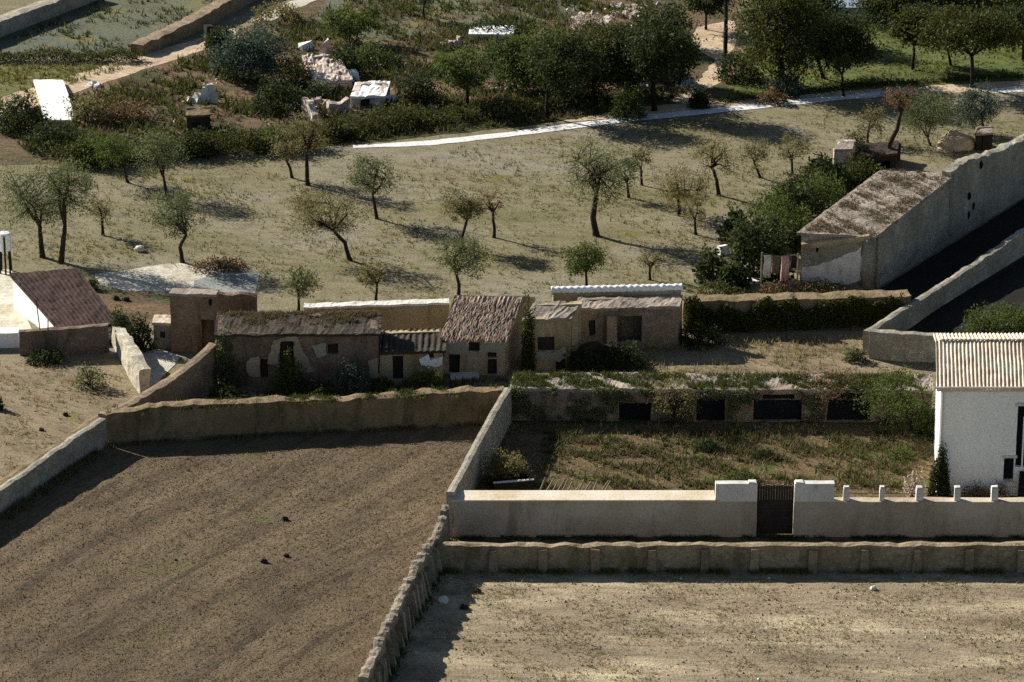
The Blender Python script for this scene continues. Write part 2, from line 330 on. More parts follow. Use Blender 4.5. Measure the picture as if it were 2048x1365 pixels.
patch("farm_path", [(268, 690), (322, 702), (362, 714), (350, 730), (318, 762), (285, 790), (272, 770)], "pale_gravel", .022)
patch("painted_shade_lane", [(1745, 590), (1760, 578), (2160, 330), (2160, 455), (2048, 515), (1870, 626), (1800, 668), (1760, 640)], "painted_shade_soil", .014, .05)  # shade between building and ridge wall, painted as near-black ground
patch("painted_shade_plot", [(1790, 676), (1870, 626), (2048, 516), (2200, 430), (2200, 720), (1790, 720)], "painted_shade_soil", .013, .05)  # shade right of the ridge wall, painted as near-black ground
patch("white_footpath", [(706, 297), (706, 292), (860, 282), (1030, 264), (1150, 247), (1300, 230), (1500, 210), (1700, 190), (1760, 184), (1762, 191), (1700, 199), (1500, 220), (1300, 240), (1150, 258), (1030, 273), (860, 292)], "white_path", .026, .12)
patch("white_footpath", [(1960, 182), (2010, 176), (2250, 160), (2250, 172), (2048, 184), (1990, 187)], "white_path", .026, .12)
patch("upper_track", [(1140, 55), (1200, 38), (1240, 12), (1300, 5), (1300, 14), (1250, 24), (1210, 50), (1150, 62)], "pale_gravel", .022)

# ------------------------------------------------------------------ walls and building pieces
def toward_cam(n, p):
    return n if n.dot(Vector((CAM.x - p.x, CAM.y - p.y, 0))) > 0 else -n
def wall_mesh(front, heights, thick, amp=.05, top=.06, step=.35, nzr=4, teeth=None):
    """free-standing wall: `front` is the foot line of the face that looks at the valley, with a height per knot"""
    mb = MB(); st = []
    for k in range(len(front) - 1):
        a, b = front[k], front[k + 1]; n = max(1, int((b - a).length / step))
        for i in range(n): st.append((a.lerp(b, i / n), heights[k] + (heights[k + 1] - heights[k]) * i / n))
    st.append((front[-1], heights[-1])); rows = []
    for i, (p, h) in enumerate(st):
        t = (st[min(i + 1, len(st) - 1)][0] - st[max(i - 1, 0)][0]); t.z = 0; t.normalize()
        n = toward_cam(Vector((t.y, -t.x, 0)), p)
        h += top * (noise.noise(p * 1.1) + .7 * noise.noise(p * 3.1))
        if teeth: h += teeth[1] * (1 if (i // teeth[0]) % 2 else -.6) * (.7 + .5 * noise.noise(p * .9))
        prof = [(0, 0)] + [(0, h * (j + 1) / nzr) for j in range(nzr)] + [(.5, h + .03), (1, h)] + [(1, h * .5), (1, 0)]
        rows.append([mb.vert(disp(p - n * (thick * a - .0) + Vector((0, 0, z)), amp if z > 0 else amp * .3)) for a, z in prof])
    for a, b in zip(rows, rows[1:]):
        for j in range(len(a) - 1): mb.face(a[j], b[j], b[j + 1], a[j + 1])
    mb.face(*rows[0]); mb.face(*rows[-1][::-1])
    return mb
def wall(name, label, cat, knots, thick, mat, amp=.05, top=.06, step=.35, group=None, teeth=None, parent=None):
    F = [G(x, b) for x, b, t in knots]; H = [HT(x, b, t) for x, b, t in knots]
    F = [f - Vector((0, 0, .05)) for f in F]; H = [h + .05 for h in H]
    o = wall_mesh(F, H, thick, amp, top, step, teeth=teeth).build(name, mat, parent, None if parent else F[0])
    if not parent: tag(o, label, cat, group)
    return o
def panel(mb, O, U, L, H, N, t, openings=(), topfn=None, step=.5, amp=.03):
    us = {0.0, L}; vs = {0.0, H}
    for a, b, c, d in openings: us |= {a, c}; vs |= {b, d}
    def fill(s, mx):
        s = sorted(x for x in s if -1e-6 <= x <= mx + 1e-6); r = []
        for a, b in zip(s, s[1:]):
            k = max(1, int((b - a) / step)); r += [a + (b - a) * i / k for i in range(k)]
        return r + [s[-1]]
    us, vs = fill(us, L), fill(vs, H); nv = len(vs) - 1
    if topfn: vs = vs + [None]
    solid = set()
    for i in range(len(us) - 1):
        for j in range(len(vs) - 1):
            if j < nv:
                u, v = (us[i] + us[i + 1]) / 2, (vs[j] + vs[j + 1]) / 2
                if any(a < u < c and b < v < d for a, b, c, d in openings): continue
            solid.add((i, j))
    ids = {}
    def V(i, j, s):
        if (i, j, s) not in ids:
            z = vs[j] if vs[j] is not None else max(H, topfn(us[i])) + .002
            ids[i, j, s] = mb.vert(disp(O + U * us[i] + Vector((0, 0, z)) - N * (t * s), amp))
        return ids[i, j, s]
    for i, j in solid:
        mb.face(V(i, j, 0), V(i + 1, j, 0), V(i + 1, j + 1, 0), V(i, j + 1, 0))
        mb.face(V(i, j, 1), V(i, j + 1, 1), V(i + 1, j + 1, 1), V(i + 1, j, 1))
        for di, dj, a, b in ((-1, 0, (i, j), (i, j + 1)), (1, 0, (i + 1, j + 1), (i + 1, j)), (0, -1, (i + 1, j), (i, j)), (0, 1, (i, j + 1), (i + 1, j + 1))):
            if (i + di, j + dj) not in solid: mb.face(V(*a, 0), V(*b, 0), V(*b, 1), V(*a, 1))
def sheet(mb, P00, P10, P11, P01, nu, nv, wave=0.0, waves=0, rough=.0, thick=.12, sag=0.0):
    """roof skin: P00-P10 along the eave, P01-P11 along the ridge"""
    N = (P10 - P00).cross(P01 - P00).normalized(); N = N if N.z > 0 else -N; top = []; bot = []
    for j in range(nv + 1):
        v = j / nv; r = []; q = []
        for i in range(nu + 1):
            u = i / nu; p = P00.lerp(P10, u).lerp(P01.lerp(P11, u), v)
            off = wave * math.cos(6.2832 * u * waves + .9 * noise.noise(p * .8)) + rough * (noise.noise(p * 1.5) + .6 * noise.noise(p * 5)) - sag * math.sin(math.pi * u) * v
            r.append(mb.vert(p + N * off)); q.append(mb.vert(p - N * (thick - min(0, off))))
        top.append(r); bot.append(q)
    for j in range(nv):
        for i in range(nu):
            mb.face(top[j][i], top[j][i + 1], top[j + 1][i + 1], top[j + 1][i]); mb.face(bot[j][i], bot[j + 1][i], bot[j + 1][i + 1], bot[j][i + 1])
    for i in range(nu):
        mb.face(top[0][i], bot[0][i], bot[0][i + 1], top[0][i + 1]); mb.face(top[nv][i], top[nv][i + 1], bot[nv][i + 1], bot[nv][i])
    for j in range(nv):
        mb.face(top[j][0], top[j + 1][0], bot[j + 1][0], bot[j][0]); mb.face(top[j][nu], bot[j][nu], bot[j + 1][nu], top[j + 1][nu])
def hit_plane(px, py, P, N):
    d = ray(px, py); return CAM + d * ((P - CAM).dot(N) / d.dot(N))
def house(name, label, cat, fl, fr, eave, ridge, ratio, wmat, rmat, ops=(), mono=False, t=.4, amp=.04, wave=0.0, pitch=.28, rough=.04, over=.2, group=None, side_ops=(), roofless=False, rthick=.14, leafmat="wood_dark", ra=.2):
    A, B = G(*fl), G(*fr); U = (B - A); L = U.length; U.normalize(); N = toward_cam(Vector((U.y, -U.x, 0)), A)
    h = AT(fl[0], eave, A.y).z
    def rp(px, py):     # point of the roof plane seen there
        d = ray(px, py); bk = -N; k = d.z - ratio * bk.dot(d); return CAM + d * ((h - ratio * bk.dot(A) + ratio * bk.dot(CAM) - CAM.z) / k)
    P0, P1 = rp(*ridge[0]), rp(*ridge[1]); D0 = Vector((P0.x - A.x, P0.y - A.y, 0)); D1 = Vector((P1.x - B.x, P1.y - B.y, 0)); dep = D0.dot(-N)
    D = (D0 + D1) / 2; D *= dep / D.dot(-N); rise = ratio * dep; full = D if mono else D * 2; t = min(t, full.length * .2)
    if dep < .4: print('SHALLOW', name, dep)
    root = thing(name, A, label, cat, group); mb = MB(); O = []
    for x0, y0, x1, y1, kind in ops:
        a, b = hit_plane(x0, y1, A, N), hit_plane(x1, y0, A, N); O.append((max(.05, (a - A).dot(U)), max(0, a.z), min(L - .05, (b - A).dot(U)), b.z, kind))
    panel(mb, A, U, L, h, N, t, [o[:4] for o in O], amp=amp)
    fl_ = full.length; W_ = full.normalized()
    prof = (lambda u: h + rise * u / fl_) if mono else (lambda u: h + rise * (1 - abs(2 * u / fl_ - 1)))
    for X, s in ((A, -1), (B, 1)):
        nrm = U * s
        panel(mb, X + W_ * t, W_, fl_ - 2 * t, h, nrm, t, topfn=lambda u: prof(u + t), amp=amp)
    hb = h + rise if mono else h
    panel(mb, A + full, U, L, hb, -N, t, amp=amp)
    mb.build("wall", wmat, root)
    for a, b, c, d, kind in O:
        mo = MB(); q = A + U * ((a + c) / 2) - N * (t * .62); rot = math.atan2(U.y, U.x)
        if kind == "open": continue
        mo.box((q.x, q.y, b + .01), c - a - .02, .06, d - b - .03, rot); mo.build(kind, leafmat, root)
    if not roofless:
        mr = MB(); nu = max(8, int(L / pitch) * (6 if wave else 2)); wv = int(L / pitch); nv = max(4, int(dep / .35)); z = Vector((0, 0, .03))
        e0 = A - U * over + N * over - Vector((0, 0, ratio * over)); e1 = B + U * over + N * over - Vector((0, 0, ratio * over))
        r0 = A + D * 1 - U * over + Vector((0, 0, 0)); r1 = B + D + U * over
        for q in (e0, e1): q.z += h
        for q in (r0, r1): q.z = h + rise
        if mono: r0 += -N * .1; r1 += -N * .1
        sheet(mr, e0 + z, e1 + z, r1 + z, r0 + z, nu, nv, wave, wv, rough, rthick)
        if not mono:
            b0 = A + full - U * over - N * over; b1 = B + full + U * over - N * over
            for q in (b0, b1): q.z = h - ratio * over
            sheet(mr, b0 + z, b1 + z, r1 + z, r0 + z, nu, nv, wave, wv, rough, rthick)
        mr.build("roof", rmat, root)
    return dict(root=root, A=A, B=B, U=U, N=N, L=L, h=h, D=D, full=full, rise=rise, dep=dep, ops=O)

# ---- garden front wall with the dark double gate
w1 = thing("garden_wall", G(905, 1075), "long plastered garden wall with pale broad coping left of the dark gate and white gate piers", "wall")
yF = G(1200, 1075).y; hW = AT(1200, 1003, yF).z
def XR(px, y=None, z=0): return AT(px, 1040, yF).x
mb = MB(); th = 1.15
panel(mb, Vector((XR(905), yF, -.05)), Vector((1, 0, 0)), XR(1513) - XR(905), hW + .05, Vector((0, -1, 0)), th, step=.45, amp=.03); mb.build("wall_left", "garden_plaster", w1).name = "masonry"
mb = MB(); panel(mb, Vector((XR(1588), yF, -.05)), Vector((1, 0, 0)), XR(2180) - XR(1588), hW + .02, Vector((0, -1, 0)), .55, step=.45, amp=.03); mb.build("masonry", "garden_plaster", w1)
mb = MB(); mb.box(((XR(903) + XR(1430)) / 2, yF + th / 2 - .02, hW + .005), XR(1430) - XR(903), th + .10, .07, 0, .01)
cp = mb.build("coping", "coping_plaster", w1)
for a, b in ((1430, 1513), (1588, 1667)):
    mb = MB(); zt = AT(1500, 968, yF).z; panel(mb, Vector((XR(a), yF - .012, hW - .02)), Vector((1, 0, 0)), XR(b) - XR(a), zt - hW + .02, Vector((0, -1, 0)), .42, step=.4, amp=.015); mb.build("pier_block", "plaster_worn", w1)
    mb = MB(); mb.box((XR(b) - .22 if a < 1500 else XR(a) + .22, yF + .2, zt), .4, .40, .06, 0, .02, .85); mb.build("pier_cap", "plaster_worn", w1)
gt = thing("garden_gate", Vector((XR(1550), yF + .3, 0)), "dark wooden double gate closing the gap between the white piers", "gate")
zt = AT(1550, 972, yF + .3).z; zm = AT(1550, 1002, yF + .3).z
for s in (-1, 1):
    mb = MB(); wl = (XR(1587) - XR(1514)) / 2 - .005; cx = XR(1550.5) + s * (wl / 2 + .002)
    for i in range(6): mb.box((cx - wl / 2 + (i + .5) * wl / 6, yF + .3 + (i % 2) * .008, .06), wl / 6 + .004, .05, zm - .06 + R.uniform(-.004, .004), 0, .003)
    for z in (.3, 1.2): mb.box((cx, yF + .262, z), wl * .96, .03, .12)
    l = mb.build("gate_leaf", "wood_dark", gt)
    mb = MB()
    for i in range(7): mb.box((cx - wl / 2 + (i + .5) * wl / 7, yF + .3, zm + .01), wl / 7 - .008, .03, zt - zm + R.uniform(-.03, .04))
    mb.box((cx, yF + .3, zm + .0), wl, .05, .05); mb.box((cx, yF + .302, zt - .14), wl, .04, .05)
    mb.build("railing", "wood_dark", gt)
post_names = [(1692, 12, "white post beside the right end of the gate pier, first of the row"), (1763, 9, "thin white post on the garden wall, between two wider gaps left of the pale shrub"),
    (1838, 13, "thick white post on the garden wall, in front of the pale shrub"), (1914, 12, "white post on the garden wall, just right of the dark cypress bush"), (1988, 13, "rightmost white post on the garden wall, near the dark door of the farmhouse"), ]
for px, w, lab in post_names:
    mb = MB(); ww = w * MPP(1700, 1075) * 1.1; x = XR(px); zt = AT(px, 973, yF + .25).z
    mb.box((x, yF + .27, hW - .03), ww, .32, zt - hW - .05, 0, .015, .94); mb.box((x, yF + .27, zt - .055), ww * .92, .29, .05, 0, .02, .8)
    tag(mb.build("fence_post", "plaster_worn", None, (x, yF + .27, hW)), lab, "post", "white posts along the top of the garden wall")
# rail of rusty wire between posts
mb = MB()
for z in (.3, .62): mb.tube([(XR(1667), yF + .27, hW + z), (XR(1840), yF + .27, hW + z - .03), (XR(2160), yF + .27, hW + z)], [.012] * 3, 5)
tag(mb.build("fence_wire", "stone_dark", None, (XR(1667), yF + .27, hW)), "thin dark wires strung between the white posts of the garden wall", "wire")

# ---- lower rubble wall in front, with piers
rw = thing("rubble_wall", G(878, 1145), "low overgrown rubble wall with small piers in front of the garden wall", "wall")
wall("masonry", None, None, [(872, 1142, 1092), (1100, 1143, 1094), (1400, 1143, 1092), (1700, 1143, 1093), (2000, 1143, 1092), (2200, 1144, 1092)], .45, "rubble", .07, .07, parent=rw)
for px in (985, 1085, 1190, 1300, 1405, 1512, 1622, 1730, 1835, 1940, 2040):
    b = G(px + R.uniform(-4, 4), 1143); mb = MB(); mb.box((b.x, b.y - .05, -.03), .42, .3, 1.12 + R.uniform(-.03, .06), 0, .04, .85); mb.build("pier", "mud_brown" if px % 3 else "rubble", rw)

# ---- long cross wall between ploughed field and garden: smooth upper half, crumbling lower half
def cross(kn): return kn
wall("cross_wall", "smooth pale wall running uphill between the ploughed field and the vegetable garden", "wall",
     [(1023, 846, 777), (1000, 890, 815), (960, 962, 888), (925, 1030, 955), (908, 1075, 985)], .34, "stone_grey", .03, .03)
cw = thing("crumbling_wall", G(900, 1080), "crumbling buttressed stone wall running down beside the brown field to the bottom edge", "wall")
wall("masonry", None, None, [(900, 1080, 1010), (893, 1110, 1044), (872, 1138, 1080), (840, 1197, 1132), (806, 1263, 1200), (762, 1365, 1294), (735, 1430, 1356)], .36, "rubble_grey", .09, .10, .16, teeth=(3, .10), parent=cw)
for i in range(23):
    f = i / 22; pts = [(872, 1138), (840, 1197), (806, 1263), (762, 1365), (738, 1420)]; k = min(int(f * 4), 3); u = f * 4 - k
    b = G(pts[k][0] + (pts[k + 1][0] - pts[k][0]) * u, pts[k][1] + (pts[k + 1][1] - pts[k][1]) * u)
    mb = MB(); mb.box((b.x + .02, b.y, -.05), .80, .20 + R.uniform(-.05, .08), 1.34 + R.uniform(-.18, .12), -.15 + R.uniform(-.2, .2), .07, .55); mb.build("buttress", "rubble_grey", cw)

# ---- walls round the ploughed field and the yard on the left
wall("field_wall", "long brown earth-and-stone wall along the far side of the ploughed field", "wall",
     [(215, 890, 832), (330, 882, 812), (500, 872, 806), (700, 862, 800), (880, 852, 788), (1012, 846, 782)], .75, "bank_earth", .10, .12)
wall("corner_wall", "brown wall sloping down from the ruined farm to the corner of the ploughed field", "wall",
     [(436, 770, 690), (400, 790, 722), (350, 812, 760), (300, 840, 790), (262, 866, 812), (215, 890, 832)], .5, "mud_brown", .06, .06)
wall("field_side_wall", "white-topped wall along the left side of the ploughed field", "wall",
     [(214, 892, 838), (150, 932, 880), (70, 985, 938), (0, 1032, 985), (-90, 1090, 1040)], .38, "stone_grey", .06, .05)
wall("earth_kerb", "low earth kerb beyond the white-topped field wall, above a narrow dark ditch", "kerb",
     [(205, 852, 834), (140, 900, 882), (60, 952, 936), (-10, 995, 978), (-100, 1050, 1030)], .5, "bank_earth", .06, .05)
wall("whitewashed_wall", "short sunlit whitewashed rubble wall above the farm path, narrowing uphill", "wall",
     [(226, 694, 652), (244, 728, 676), (262, 765, 708), (280, 792, 742)], .55, "rubble_pale", .11, .12)
wall("yard_wall", "low red-brown wall below the dark red roof of the white gabled house", "wall",
     [(40, 712, 664), (120, 712, 660), (218, 706, 652)], .4, "mud_red", .05, .05)
wall("white_plinth", "low whitewashed block at the left edge under the plastered yard", "plinth", [(-60, 698, 668), (38, 696, 666)], .9, "plaster_white", .03, .03)

# ---- white gabled house at the left edge
gh = thing("gabled_house", G(120, 700), "white gabled house with dark red roof at the left edge", "house")
apex = AT(25, 549, G(122, 690).y + 5.6); E = AT(124, 659, G(122, 690).y)
ridge_d = Vector((.95, .30, 0)); gd = (Vector((E.x - apex.x, E.y - apex.y, 0)))
rl = 3.6; A2 = apex - gd; A2.z = E.z
mr = MB(); ex = -ridge_d * .18
P00, P10 = E + ex, E + ridge_d * rl * .86; P01, P11 = apex + ex + Vector((0, 0, .05)), apex + ridge_d * rl
sheet(mr, P00, P10, P11, P01, 96, 22, .014, 14, .05, .14); mr.build("roof", "roof_red", gh)
mb = MB(); gl = gd.length; gu = gd.normalized(); gn = -ridge_d
Oa = Vector((apex.x, apex.y, -.02)); panel(mb, Oa, gu, gl, E.z - .12, gn, .4, topfn=lambda u: E.z - .12 + (apex.z - E.z) * (1 - u / gl), amp=.03, step=.6)
e0 = Vector((E.x, E.y, -.02)); panel(mb, e0 + ridge_d * .4, ridge_d, rl * .84 - .4, E.z - .15, gu, .4, amp=.03, step=.6)
panel(mb, Oa + ridge_d * .4, ridge_d, rl - .5, apex.z - .15, -gu, .4, amp=.03, step=.6)
panel(mb, Oa + ridge_d * rl * .84 + gu * .4, gu, gl - .8, E.z - .2, ridge_d, .4, topfn=lambda u: E.z - .2 + (apex.z - E.z) * (1 - u / gl), amp=.03, step=.6)
mb.build("wall", "plaster_white", gh)
for (xa, ya), (xb, yb) in (((74, 601), (82, 660)), ((98, 640), (98, 660))):
    mb = MB(); N_ = gn; p = hit_plane(xa, ya, apex, N_); q = hit_plane(xb, yb, apex, N_); mb.tube([p + gn * .05, q + gn * .05], [.03, .03], 5); mb.build("downpipe", "stone_dark", gh)
tk = thing("water_tank", G(12, 545), "white tank on a dark wooden stand at the left edge beyond the gabled house", "tank")
m_ = MPP(12, 545); b = G(12, 545); zz = HT(12, 545, 502); zt = HT(12, 545, 466)
mb = MB(); n = 18
for j, (r, z) in enumerate(((.30, zz), (.36, zz + .08), (.36, zt - .12), (.30, zt), (.05, zt + .06))):
    for i in range(n): mb.vert((b.x + r * math.cos(6.2832 * i / n), b.y + r * math.sin(6.2832 * i / n), z))
for j in range(4):
    for i in range(n): mb.face(j * n + i, j * n + (i + 1) % n, (j + 1) * n + (i + 1) % n, (j + 1) * n + i)
mb.face(*range(n)); mb.build("tank_body", "plaster_white", tk)
for sx, sy in ((-1, -1), (1, -1), (1, 1), (-1, 1)):
    mb = MB(); mb.tube([(b.x + sx * .28, b.y + sy * .28, 0), (b.x + sx * .24, b.y + sy * .24, zz + .02)], [.06, .05], 6); mb.build("leg", "bark_dark", tk)
mb = MB(); mb.box((b.x + .05, b.y - .42, 0), .09, .09, zt - .1); mb.build("ladder_pole", "bark_dark", tk)

# ---- earth ruin, its low shed and the long ruined farm range
ruin = house("earth_ruin", "square flat-roofed earth-brown ruin behind the farm path", "ruin", (343, 704), (434, 706), 588, ((346, 579), (437, 579)), .02, "mud_brown", "roof_earth",
             [(404, 640, 431, 706, "open"), (418, 598, 424, 612, "open")], mono=True, amp=.06, over=.04)
house("lean_to_shed", "small pinkish lean-to shed against the left side of the earth ruin", "shed", (308, 697), (342, 698), 646, ((310, 632), (344, 632)), .15, "plaster_old", "roof_tile",
      [(320, 664, 330, 676, "window")], mono=True, amp=.04, over=.06)
wall("red_earth_wall", "low red earth wall running right from the earth ruin", "wall", [(436, 640, 590), (480, 640, 588), (514, 640, 594)], .5, "mud_red", .06, .08)
mb = MB(); b = G(428, 690); mb.box((b.x, b.y, 0), .55, .5, HT(428, 690, 676) + .05, .2, .04, .9)
tag(mb.build("stone_block", "stone_white", None, b), "white block in front of the earth ruin's opening", "stone block")
byre = house("long_byre", "long low ruined farm range with patched brown walls and dark weedy roof", "farm building", (437, 772), (757, 770), 668, ((440, 628), (757, 628)), .10, "mud_red", "roof_dark",
             [(560, 681, 587, 762, "door"), (655, 687, 676, 708, "window"), (522, 718, 536, 755, "door")], mono=True, amp=.07, rough=.09, over=.15)
def plaster_on(hs, pxpoly, name, mat, out=.03):
    """an irregular remaining skin of plaster on the front of a building"""
    A, N, U = hs["A"], hs["N"], hs["U"]; pts = []
    w = [hit_plane(x, y, A, N) for x, y in pxpoly]
    for a, b in zip(w, w[1:] + w[:1]):
        k = max(1, int((b - a).length / .15))
        for i in range(k): pts.append(disp(a.lerp(b, i / k), .11, 2.2) + noise.noise_vector(a.lerp(b, i / k) * 9) * .07)
    mb = MB(); n = len(pts)
    for p in pts: q = p - N * ((p - A).dot(N)); mb.vert(q + N * (out + .05))
    for p in pts: q = p - N * ((p - A).dot(N)); mb.vert(q - N * .05)
    mb.face(*range(n)); mb.face(*range(2 * n - 1, n - 1, -1))
    for i in range(n): mb.face(i, i + n, (i + 1) % n + n, (i + 1) % n)
    return mb.build(name, mat, hs["root"])
plaster_on(byre, [(536, 726), (546, 680), (592, 671), (606, 700), (626, 742), (588, 748), (588, 682), (559, 682), (558, 734)], "plaster_patch", "plaster_old")
plaster_on(byre, [(624, 692), (652, 686), (654, 712), (634, 714)], "plaster_patch", "plaster_greenish")
plaster_on(byre, [(490, 722), (520, 712), (520, 752), (498, 752)], "plaster_patch", "plaster_old")
plaster_on(byre, [(735, 722), (756, 712), (756, 756), (742, 752)], "plaster_patch", "plaster_old")
low = house("low_farm_wing", "low ochre farm wing with dark tiled roof left of the mottled-roofed house", "farm building", (760, 768), (886, 764), 704, ((764, 662), (886, 660)), .16, "mud_ochre", "roof_dark",
            [(786, 712, 806, 760, "door"), (858, 705, 868, 716, "window")], mono=True, amp=.05, wave=.03, rough=.05, over=.15)
plaster_on(low, [(840, 716), (857, 712), (860, 720), (884, 714), (884, 726), (868, 732), (842, 730)], "plaster_patch", "plaster_white")
yB = (byre["A"] + byre["full"]).y + 2.6
cw2 = thing("coping_wall", Vector((AT(612, 640, yB).x, yB, 0)), "tall ochre wall with a long white coping behind the ruined farm range", "wall")
xa, xb = AT(628, 620, yB).x, AT(898, 608, yB).x; za, zb = AT(628, 618, yB).z, AT(898, 609, yB).z
mb = MB(); panel(mb, Vector((xa, yB, -.05)), Vector((1, 0, 0)), xb - xa, za, Vector((0, -1, 0)), .45, topfn=lambda u: za + (zb - za) * u / (xb - xa), amp=.06); mb.build("masonry", "mud_ochre", cw2)
mb = MB(); x0 = AT(608, 620, yB).x
sheet(mb, Vector((x0, yB - .28, za + .18)), Vector((xb, yB - .28, zb + .20)), Vector((xb, yB + .30, zb + .22)), Vector((x0, yB + .30, za + .20)), 60, 3, 0, 0, .05, .12); mb.build("coping", "plaster_worn", cw2)
mb = MB(); panel(mb, Vector((x0 + .02, yB - .2, 0)), Vector((1, 0, 0)), xa - x0 - .05, za + .03, Vector((0, -1, 0)), .6, amp=.03); mb.build("end_pier", "plaster_old", cw2)
that = house("ruined_house", "small ruined house with shaggy mottled roof in the middle of the farm", "house", (887, 750), (1011, 752), 674, ((916, 594), (1040, 590)), .36, "plaster_old", "thatch",
             [(937, 680, 959, 703, "window"), (898, 710, 920, 748, "door"), (974, 704, 994, 715, "window"), (974, 718, 994, 750, "door")], amp=.05, wave=.045, pitch=.2, rough=.07, over=.15, rthick=.22)
plaster_on(that, [(888, 678), (936, 676), (936, 702), (958, 705), (962, 682), (1008, 680), (1008, 704), (972, 703), (960, 712), (930, 708), (896, 706), (888, 716)], "plaster_patch", "plaster_greenish")
A_, N_ = that["A"], that["N"]
mb = MB(); q = hit_plane(930, 754, A_, N_) + N_ * .35; mb.box((q.x, q.y, -.03), 1.5, .6, .2, .05, .03); mb.build("doorstep", "stone_white", that["root"])
# straw of the thatch
a, b = that["A"], that["B"]; k = 1100; u = rng.uniform(-.02, 1.02, k)[:, None]; v = rng.uniform(0, 1, k)[:, None]
e0 = np.array(a + that["N"] * .15 + Vector((0, 0, that["h"]))); e1 = np.array(b + that["N"] * .15 + Vector((0, 0, that["h"]))); dd = np.array(that["D"] + that["N"] * .15 * 0 + Vector((0, 0, that["rise"]))) + np.array(that["N"]) * -.15
P = e0 * (1 - u) + e1 * u + dd * v; P[:, 2] += .04
sl = -dd / np.linalg.norm(dd); sd = np.cross(sl, [0, 0, 1.0]); nn = len(P); jit = rng.normal(0, .12, (nn, 1)) * sd + np.c_[np.zeros((nn, 2)), np.abs(rng.normal(.10, .07, nn))]
dv = sl + jit; dv /= np.linalg.norm(dv, axis=1)[:, None]; ln = rng.uniform(.3, .7, (nn, 1))
o = np_build("straw", np.stack([P - sd * .045, P + sd * .045, P + dv * ln], 1).reshape(-1, 3), 3, "straw", that["root"]); o["kind"] = "stuff"
ann = house("ochre_annex", "ruined ochre annex with a broken opening right of the mottled-roofed house", "farm building", (1048, 742), (1140, 740), 640, ((1062, 606), (1170, 600)), .25, "mud_ochre", "roof_earth",
            [(1076, 674, 1110, 702, "window"), (1112, 718, 1132, 740, "door")], mono=True, amp=.10, rough=.14, over=.05)
plaster_on(ann, [(1058, 700), (1100, 706), (1130, 692), (1136, 704), (1120, 722), (1078, 722), (1060, 716)], "plaster_patch", "plaster_greenish")
barn = house("ruined_barn", "ruined stone barn with a wide dark opening right of the ochre annex", "barn", (1150, 700), (1356, 696), 618, ((1160, 598), (1362, 596)), .1, "mud_brown", "roof_earth",
             [(1236, 632, 1284, 684, "open"), (1178, 640, 1190, 672, "window")], mono=True, amp=.07, rough=.10, over=.05)
mb = MB(); q = hit_plane(1222, 696, barn["A"], barn["N"]) + barn["N"] * .12; mb.box((q.x, q.y, 0), .55, .3, HT(1222, 696, 628), 0, .04, .9); mb.build("pillar", "mud_ochre", barn["root"])
yC = (barn["A"] + barn["full"]).y + .5
cw3 = thing("coping_wall", Vector((AT(1105, 620, yC).x, yC, 0)), "wall with a gleaming white rounded coping behind the ruined barn", "wall")
xa, xb = AT(1106, 585, yC).x, AT(1362, 578, yC).x; za, zb = AT(1106, 586, yC).z, AT(1362, 580, yC).z
mb = MB(); panel(mb, Vector((xa, yC, -.05)), Vector((1, 0, 0)), xb - xa, za, Vector((0, -1, 0)), .5, topfn=lambda u: za + (zb - za) * u / (xb - xa), amp=.05); mb.build("masonry", "mud_ochre", cw3)
mb = MB(); nst = 90; cpts = []
for i in range(nst + 1):
    u = i / nst; cpts.append((xa - .1 + (xb - xa + .2) * u, yC + .22, za + (zb - za) * u + .05))
mb.tube(cpts, [.21 + .035 * noise.noise(Vector((i * .45, 0, 0))) + .02 * math.cos(i * 1.4) for i in range(nst + 1)], 12); mb.build("coping", "plaster_white", cw3, smooth=True)
wall("bank_wall", "straight overgrown earth bank wall between the ruined barn and the stone wall corner", "wall", [(1366, 664, 604), (1500, 662, 602), (1650, 655, 598), (1820, 649, 593)], 1.1, "bank_earth", .07, .06)
wall("rubble_heap_wall", "dark broken wall stub among the shrubs in front of the ruined barn", "wall", [(1140, 742, 706), (1200, 738, 690), (1262, 730, 700)], .5, "stone_dark", .12, .2)

# ---- garden back range: a row of stone sheds under a flat earth roof
back = house("garden_sheds", "low row of stone sheds with black openings along the back of the vegetable garden", "shed", (1020, 842), (1862, 846), 778, ((1030, 748), (1862, 738)), .02, "mud_brown", "roof_earth",
             [(1238, 806, 1302, 843, "door"), (1392, 798, 1450, 843, "door"), (1506, 800, 1604, 843, "door"), (1524, 790, 1588, 799, "shade_panel"), (1654, 800, 1742, 843, "door"), (1670, 784, 1726, 799, "shade_panel")], mono=True, amp=.08, rough=.10, over=.04, leafmat="black_metal_and_shade")  # black panels in these openings paint the shade inside, not real doors
n = 5200; u = rng.uniform(0, 1, (n, 1)); v = rng.uniform(0, 1, (n, 1)); P = np.array(back["A"]) * (1 - u) + np.array(back["B"]) * u + np.array(back["D"]) * v; P[:, 2] = back["h"] + back["rise"] * v[:, 0] + .02; q = pseudo(P, .8, 3) + .6 * pseudo(P, 3.1, 1); P = P[q > -.1]
o = np_build("roof_weeds", blades(P, .22, .06, .6, 3), 3, "blade_lush", back["root"]); o["kind"] = "stuff"

